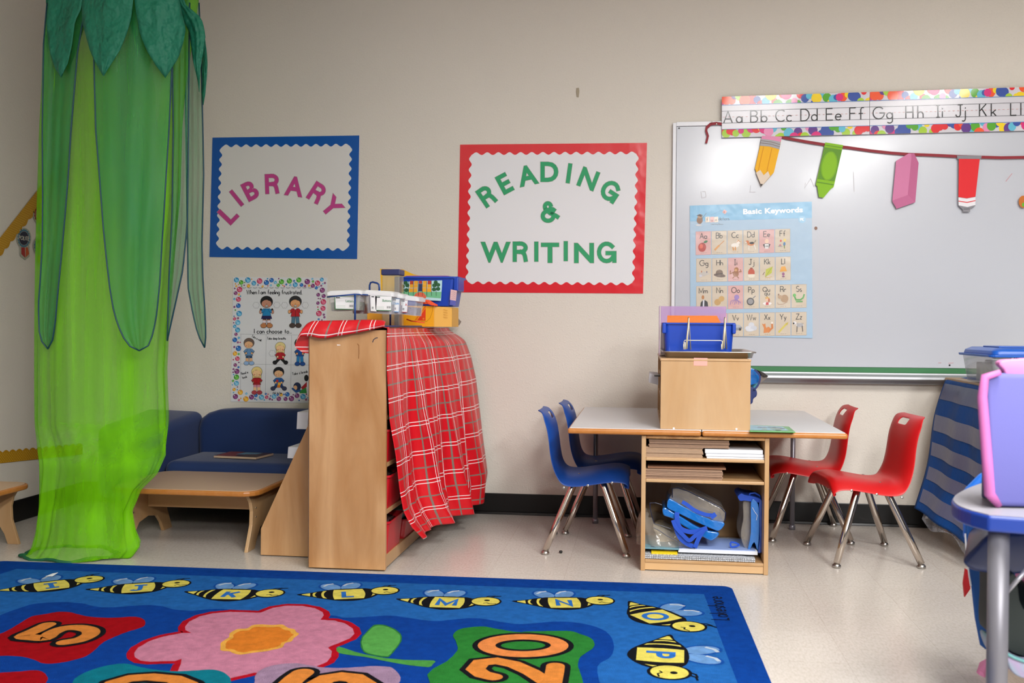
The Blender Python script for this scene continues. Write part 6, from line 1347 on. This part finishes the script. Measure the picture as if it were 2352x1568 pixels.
ob('plastic_fringe', MB().grid(lambda u, v: tuple(Vector(chart(.1+.85*u, 1))+Vector((.01-.01*v, .0, -.0-.05*v*(.6+.4*sin(u*9))))), 30, 4), mat('clear_fringe', 'a9aeb8', rough=.15, alpha=.5, coat=.6, bump=(20, 1, .02)), t, smooth=True)
p = wl(2127, 1186, 4.78); ob('care_tag', MB().box(p.x-.006, p.x+.008, 4.78, 4.781, p.z-.01, p.z+.002), WHITEP, t)
t = thing('storage_tub', 'clear storage tub with a blue lid on the right shelf', 'tub', (1.7, 4.5, .76))
sz = .768; k0 = fl(2212, 876, sz); 
cA = wl(2212, 876, 4.62); cB = wl(2262, 886, 4.30)
def skew(px, py, Y): return wl(px, py, Y)
def ring(lx, ly, rx, ry, z, pad=0):
    a_ = Vector((wl(lx, ly, 4.78).x-pad, 4.78+pad, z)); b_ = Vector((wl(rx, ry, 4.30).x-pad, 4.30-pad, z)); w_ = Vector((.36+2*pad, 0, 0)); return [a_, b_, b_+w_, a_+w_]
zA = .765; zB = wl(2210, 812, 4.78).z; 
xa_, xb_ = wl(2208, 830, 4.78).x, wl(2212, 876, 4.78).x
def rk(x0, x1, y0, y1, z): return rr(x0, x1, y0, y1, .03, z)
XA = wl(2216, 870, 4.75).x; XT = wl(2208, 815, 4.75).x; zt4 = wl(2208, 812, 4.75).z
ob('tub_body', loft([rk(XA, XA+.40, 4.36, 4.74, zA), rk(XT, XT+.43, 4.345, 4.755, zt4)]), mat('clear_tub_plastic', 'd0d6dc', rough=.12, alpha=.42, spec=.7), t, smooth=True)
ob('lid_rim', loft([rk(XT-.012, XT+.445, 4.33, 4.77, zt4-.004), rk(XT-.014, XT+.447, 4.328, 4.772, zt4+.006)], True, True), mat('lid_blue', '1055b4', rough=.35), t, bevel=.002)
ob('lid', loft([rk(XT+.004, XT+.43, 4.345, 4.755, zt4+.006), rk(XT+.008, XT+.425, 4.35, 4.75, zt4+.022), rk(XT+.03, XT+.40, 4.37, 4.73, zt4+.034)], True, True), mat('lid_blue'), t, smooth=True, bevel=.002)
ob('lid_handle', MB().box(XT+.06, XT+.37, 4.45, 4.65, zt4+.034, zt4+.040), mat('lid_blue'), t, bevel=.003)
cg = mat('clear_cases', 'a6aaae', rough=.2, alpha=.75, noise=(20, .4))
for k in range(9): ob('small_case', MB().box(XA+.02+k*.036, XA+.048+k*.036, 4.39, 4.66, zA+.004, zA+.085+(.01 if k % 3 else 0)), cg, t, bevel=.004)
ob('paper_inside', MB().box(XA+.08, XA+.3, 4.40, 4.66, zA+.10, zA+.13), mat('bluish_paper', 'aab4c8', rough=.6), t, bevel=.01)
a = Art(lambda u, v, l: wl(u, v, 4.342-l*.0005)); a.poly([(2324, 818), (2352, 820), (2360, 832), (2322, 830)], 'd6d6d4', 1); a.text('X10', 2329, 824, 6, 1.2, '1a1a1a', 2, sx=.9)
ob('tub_label', a, PAPER, t)
# ------------------------------------------------------------------ near table and things on it
TZ2 = .62
t = thing('activity_table', 'grey topped activity table with a blue rim at the right edge', 'table', (1.0, 2.3, 0))
OL = [(2230, 1173), (2200, 1162), (2186, 1149), (2192, 1136), (2222, 1119), (2262, 1104), (2310, 1087), (2400, 1070), (2520, 1056)]
pts = [fl(x, y, TZ2) for x, y in OL]; pts = cr([tuple(p.xy) for p in pts], False, 4)
fr = fl(2352, 1189, TZ2); f2 = fl(2270, 1183, TZ2)
pts = pts+[(2.15, pts[-1][1]), (2.15, fr.y+.10), (1.6, fr.y+.03), (1.15, fr.y), (fr.x+.12, fr.y), (fr.x, fr.y), (f2.x, f2.y)]
cxy = (sum(p[0] for p in pts)/len(pts), sum(p[1] for p in pts)/len(pts))
def shrink(d): return [(p[0]+(cxy[0]-p[0])/max(.01, (Vector(p)-Vector(cxy)).length)*d, p[1]+(cxy[1]-p[1])/max(.01, (Vector(p)-Vector(cxy)).length)*d, TZ2) for p in pts]
ob('rim', MB().prism([(x, y, TZ2-.034) for x, y in pts], (0, 0, .033)), mat('rim_blue', '083084', rough=.35), t, bevel=.006, seg=3)
ob('top', MB().prism([(x, y, z-.004) for x, y, z in shrink(.006)], (0, 0, .0045)), mat('grey_laminate', '8e8c93', rough=.32, noise=(80, .04)), t)
lx, ly = wl(2294, 1240, fr.y+.05).x, fr.y+.05
lg = ob('leg', MB().tube([(lx, ly, TZ2-.034), (lx, ly, .02)], .0205, 24).lathe(lx, ly, [(.026, 0), (.026, .012), (.022, .03)], 20), mat('dark_grey_leg', '66656c', rough=.4, metal=.3), t, smooth=True)
ob('leg', MB().tube([(2.0, ly+.05, TZ2-.034), (2.0, ly+.05, 0)], .0205, 20), GREYM, t, smooth=True); ob('leg', MB().tube([(2.0, 2.75, TZ2-.034), (2.0, 2.75, 0)], .0205, 20), GREYM, t, smooth=True)
LIL = mat('lilac_fabric', '5b5b9c', rough=.8, bump=(500, .25, .001), noise=(4, .05)); PNK = mat('pink_binding', 'b4609c', rough=.6)
t = thing('lilac_bag', 'lilac fabric bag with pink binding standing on the activity table', 'bag', fl(2300, 1168, TZ2))
f0 = fl(2300, 1168, TZ2); YG = f0.y; g_ = lambda px, py: wl(px, py, YG)
xl_b = g_(2275, 1160).x; xl_t = g_(2268, 870).x; zt5 = g_(2310, 858).z
ob('body', MB().hexa([(xl_b, YG, TZ2+.003), (xl_b+.42, YG+.02, TZ2+.003), (xl_b+.47, YG+.16, TZ2+.003), (xl_b+.055, YG+.13, TZ2+.003)], [(xl_t, YG+.02, zt5), (xl_t+.42, YG+.03, zt5), (xl_t+.46, YG+.13, zt5), (xl_t+.045, YG+.11, zt5)]), LIL, t, bevel=.012, seg=4, smooth=True)
for dy in (0,): ob('binding', MB().tube([(xl_b+.02, YG+dy+.01, TZ2+.006), (xl_b-.002, YG+dy, TZ2+.03), (xl_b-.006, YG+dy+.006, TZ2+.1), (xl_t-.006, YG+dy+.012, zt5-.05), (xl_t, YG+dy+.014, zt5-.008), (xl_t+.03, YG+dy+.014, zt5+.002)], [.008, .011, .011, .010, .009, .006], 12), PNK, t, smooth=True)
ob('gusset', MB().hexa([(xl_b-.008, YG+.008, TZ2+.02), (xl_b+.004, YG+.008, TZ2+.02), (xl_b+.05, YG+.12, TZ2+.02), (xl_b+.038, YG+.12, TZ2+.02)], [(xl_t-.006, YG+.02, zt5-.03), (xl_t+.004, YG+.02, zt5-.03), (xl_t+.04, YG+.10, zt5-.03), (xl_t+.03, YG+.10, zt5-.03)]), PNK, t, bevel=.004)
hp = cr([tuple(g_(x, y).xz) for x, y in ((2306, 836), (2320, 828), (2350, 826), (2400, 824), (2460, 840), (2460, 862), (2400, 866), (2330, 864), (2318, 850))], True, 3)
ob('handle', MB().prism([(x, YG+.03, z) for x, z in hp], (0, .03, 0)), mat('pink_strap', 'c878ac', rough=.6), t, bevel=.008, seg=3, smooth=True)
q = g_(2253, 955); tag(ob('bottle', MB().lathe(wl(2272, 1000, YG+.13).x, YG+.13, [(.012, TZ2+.001), (.014, TZ2+.004), (.014, TZ2+.08), (.014, TZ2+.17), (.007, TZ2+.19), (.007, TZ2+.205)], 16), mat('dark_print_bottle', '4a4e78', rough=.4, noise=(30, .6)), smooth=True), 'small dark bottle half hidden behind the lilac bag', 'bottle')
# things under and behind the activity table
t = thing('school_chair', 'blue chair with a fabric pocket cover, tucked under the activity table', 'chair', wl(2290, 1400, 2.6))
SK = mat('royal_blue_fabric', '0d4d96', rough=.7, bump=(300, .2, .001)); NV2 = mat('shaded_seat_blue', '071d4c', rough=.4)  # seat blue darkened to carry its underside shade; same chair as the backrest
sk_ = [wl(x, y, 2.75) for x, y in ((2216, 1180), (2330, 1180), (2330, 1500), (2262, 1492), (2250, 1482), (2238, 1420), (2228, 1330), (2218, 1250))]
ob('pocket_cover', MB().prism(sk_, (.02, .05, 0)), SK, t, bevel=.008, seg=3)
ob('backrest', MB().prism([wl(x, y, 2.80) for x, y in ((2252, 1093), (2264, 1085), (2300, 1082), (2330, 1084), (2330, 1240), (2217, 1240), (2217, 1128))], (0, .03, 0)), mat('lit_backrest_blue', '1366c8', rough=.4), t, bevel=.01)  # brighter blue puts the lit look of the same chair into the colour
ob('trim', MB().tube([wl(2217, 1225, 2.745), wl(2219, 1260, 2.745), wl(2226, 1320, 2.745), wl(2230, 1345, 2.745)], .0022, 6), WHITEP, t)
sq = cr([(2213, 1292), (2220, 1276), (2242, 1254), (2262, 1234), (2290, 1226), (2400, 1226), (2420, 1300), (2330, 1320), (2260, 1316), (2228, 1308)], True, 3)
ob('seat', MB().prism([wl(x, y, 2.42) for x, y in sq], (.11, .32, 0)), NV2, t, bevel=.012, seg=3, smooth=True)
for px in (2290, 2420):
    for Y in (2.46, 2.72):
        p = wl(px, 1310, Y); ob('leg', MB().tube([(p.x+.02, Y, p.z+.01), (p.x, Y, .01)], .012, 12), CHROME, t, smooth=True)
tag(ob('red_card', MB().prism([wl(x, y, 3.0) for x, y in ((2218, 1306), (2229, 1312), (2229, 1352), (2216, 1371), (2213, 1340))], (0, .01, 0)), mat('red_card', 'c2101a', rough=.5)), 'red card corner sticking out below the blue pouch', 'card')
t = thing('dark_bag', 'very dark green backpack standing under the activity table', 'backpack', wl(2345, 1500, 2.5))
ob('body', MB().prism([wl(x, y, 2.40) for x, y in cr([(2318, 1325), (2335, 1325), (2352, 1400), (2420, 1380), (2460, 1500), (2380, 1510), (2330, 1500), (2314, 1480), (2316, 1400)], True, 3)], (0, .2, 0)), mat('black_green_fabric', '0e1a18', rough=.7), t, bevel=.015, seg=3, smooth=True)
t = thing('pastel_bag', 'rounded pastel pink and teal bag on the floor under the activity table', 'bag', wl(2340, 1550, 2.4))
ob('body', MB().prism([wl(x, y, 2.38) for x, y in cr([(2312, 1498), (2352, 1518), (2420, 1520), (2420, 1560), (2360, 1560), (2330, 1548), (2316, 1525)], True, 3)], (0, .18, 0)), mat('pastel_print', '9a84a6', rough=.6, wood=('6f9aa0', 12)), t, bevel=.012, seg=3, smooth=True)
ob('piping', MB().tube([wl(2311, 1500, 2.377), wl(2330, 1510, 2.377), (wl(2352, 1518, 2.377)), wl(2400, 1520, 2.377)], .004, 8), mat('teal_trim', '5f9696', rough=.5), t, smooth=True)
p = [fl(x, y) for x, y in ((2248, 1549), (2262, 1556), (2275, 1545), (2268, 1530))]; tag(ob('pink_paper', MB().prism([p[0], p[1], p[1]+Vector((.02, .0, .055)), p[0]+Vector((.018, .03, .02))], (0, .02, 0)), mat('pink_card', 'd987b6', rough=.6)), 'folded pink paper on the floor beside the table leg', 'paper')
tag(ob('pink_box', MB().prism([wl(x, y, 2.9) for x, y in ((2343, 1332), (2420, 1332), (2420, 1370), (2352, 1372))], (0, .1, 0)), mat('deep_pink', 'a8447c', rough=.5), bevel=.004), 'pink and lilac box under the activity table at the photo edge', 'box')
ob('brace', MB().tube([wl(2312, 1360, 2.2), wl(2360, 1305, 2.2)], .005, 8), GREYM, bpy.data.objects['activity_table'], smooth=True)
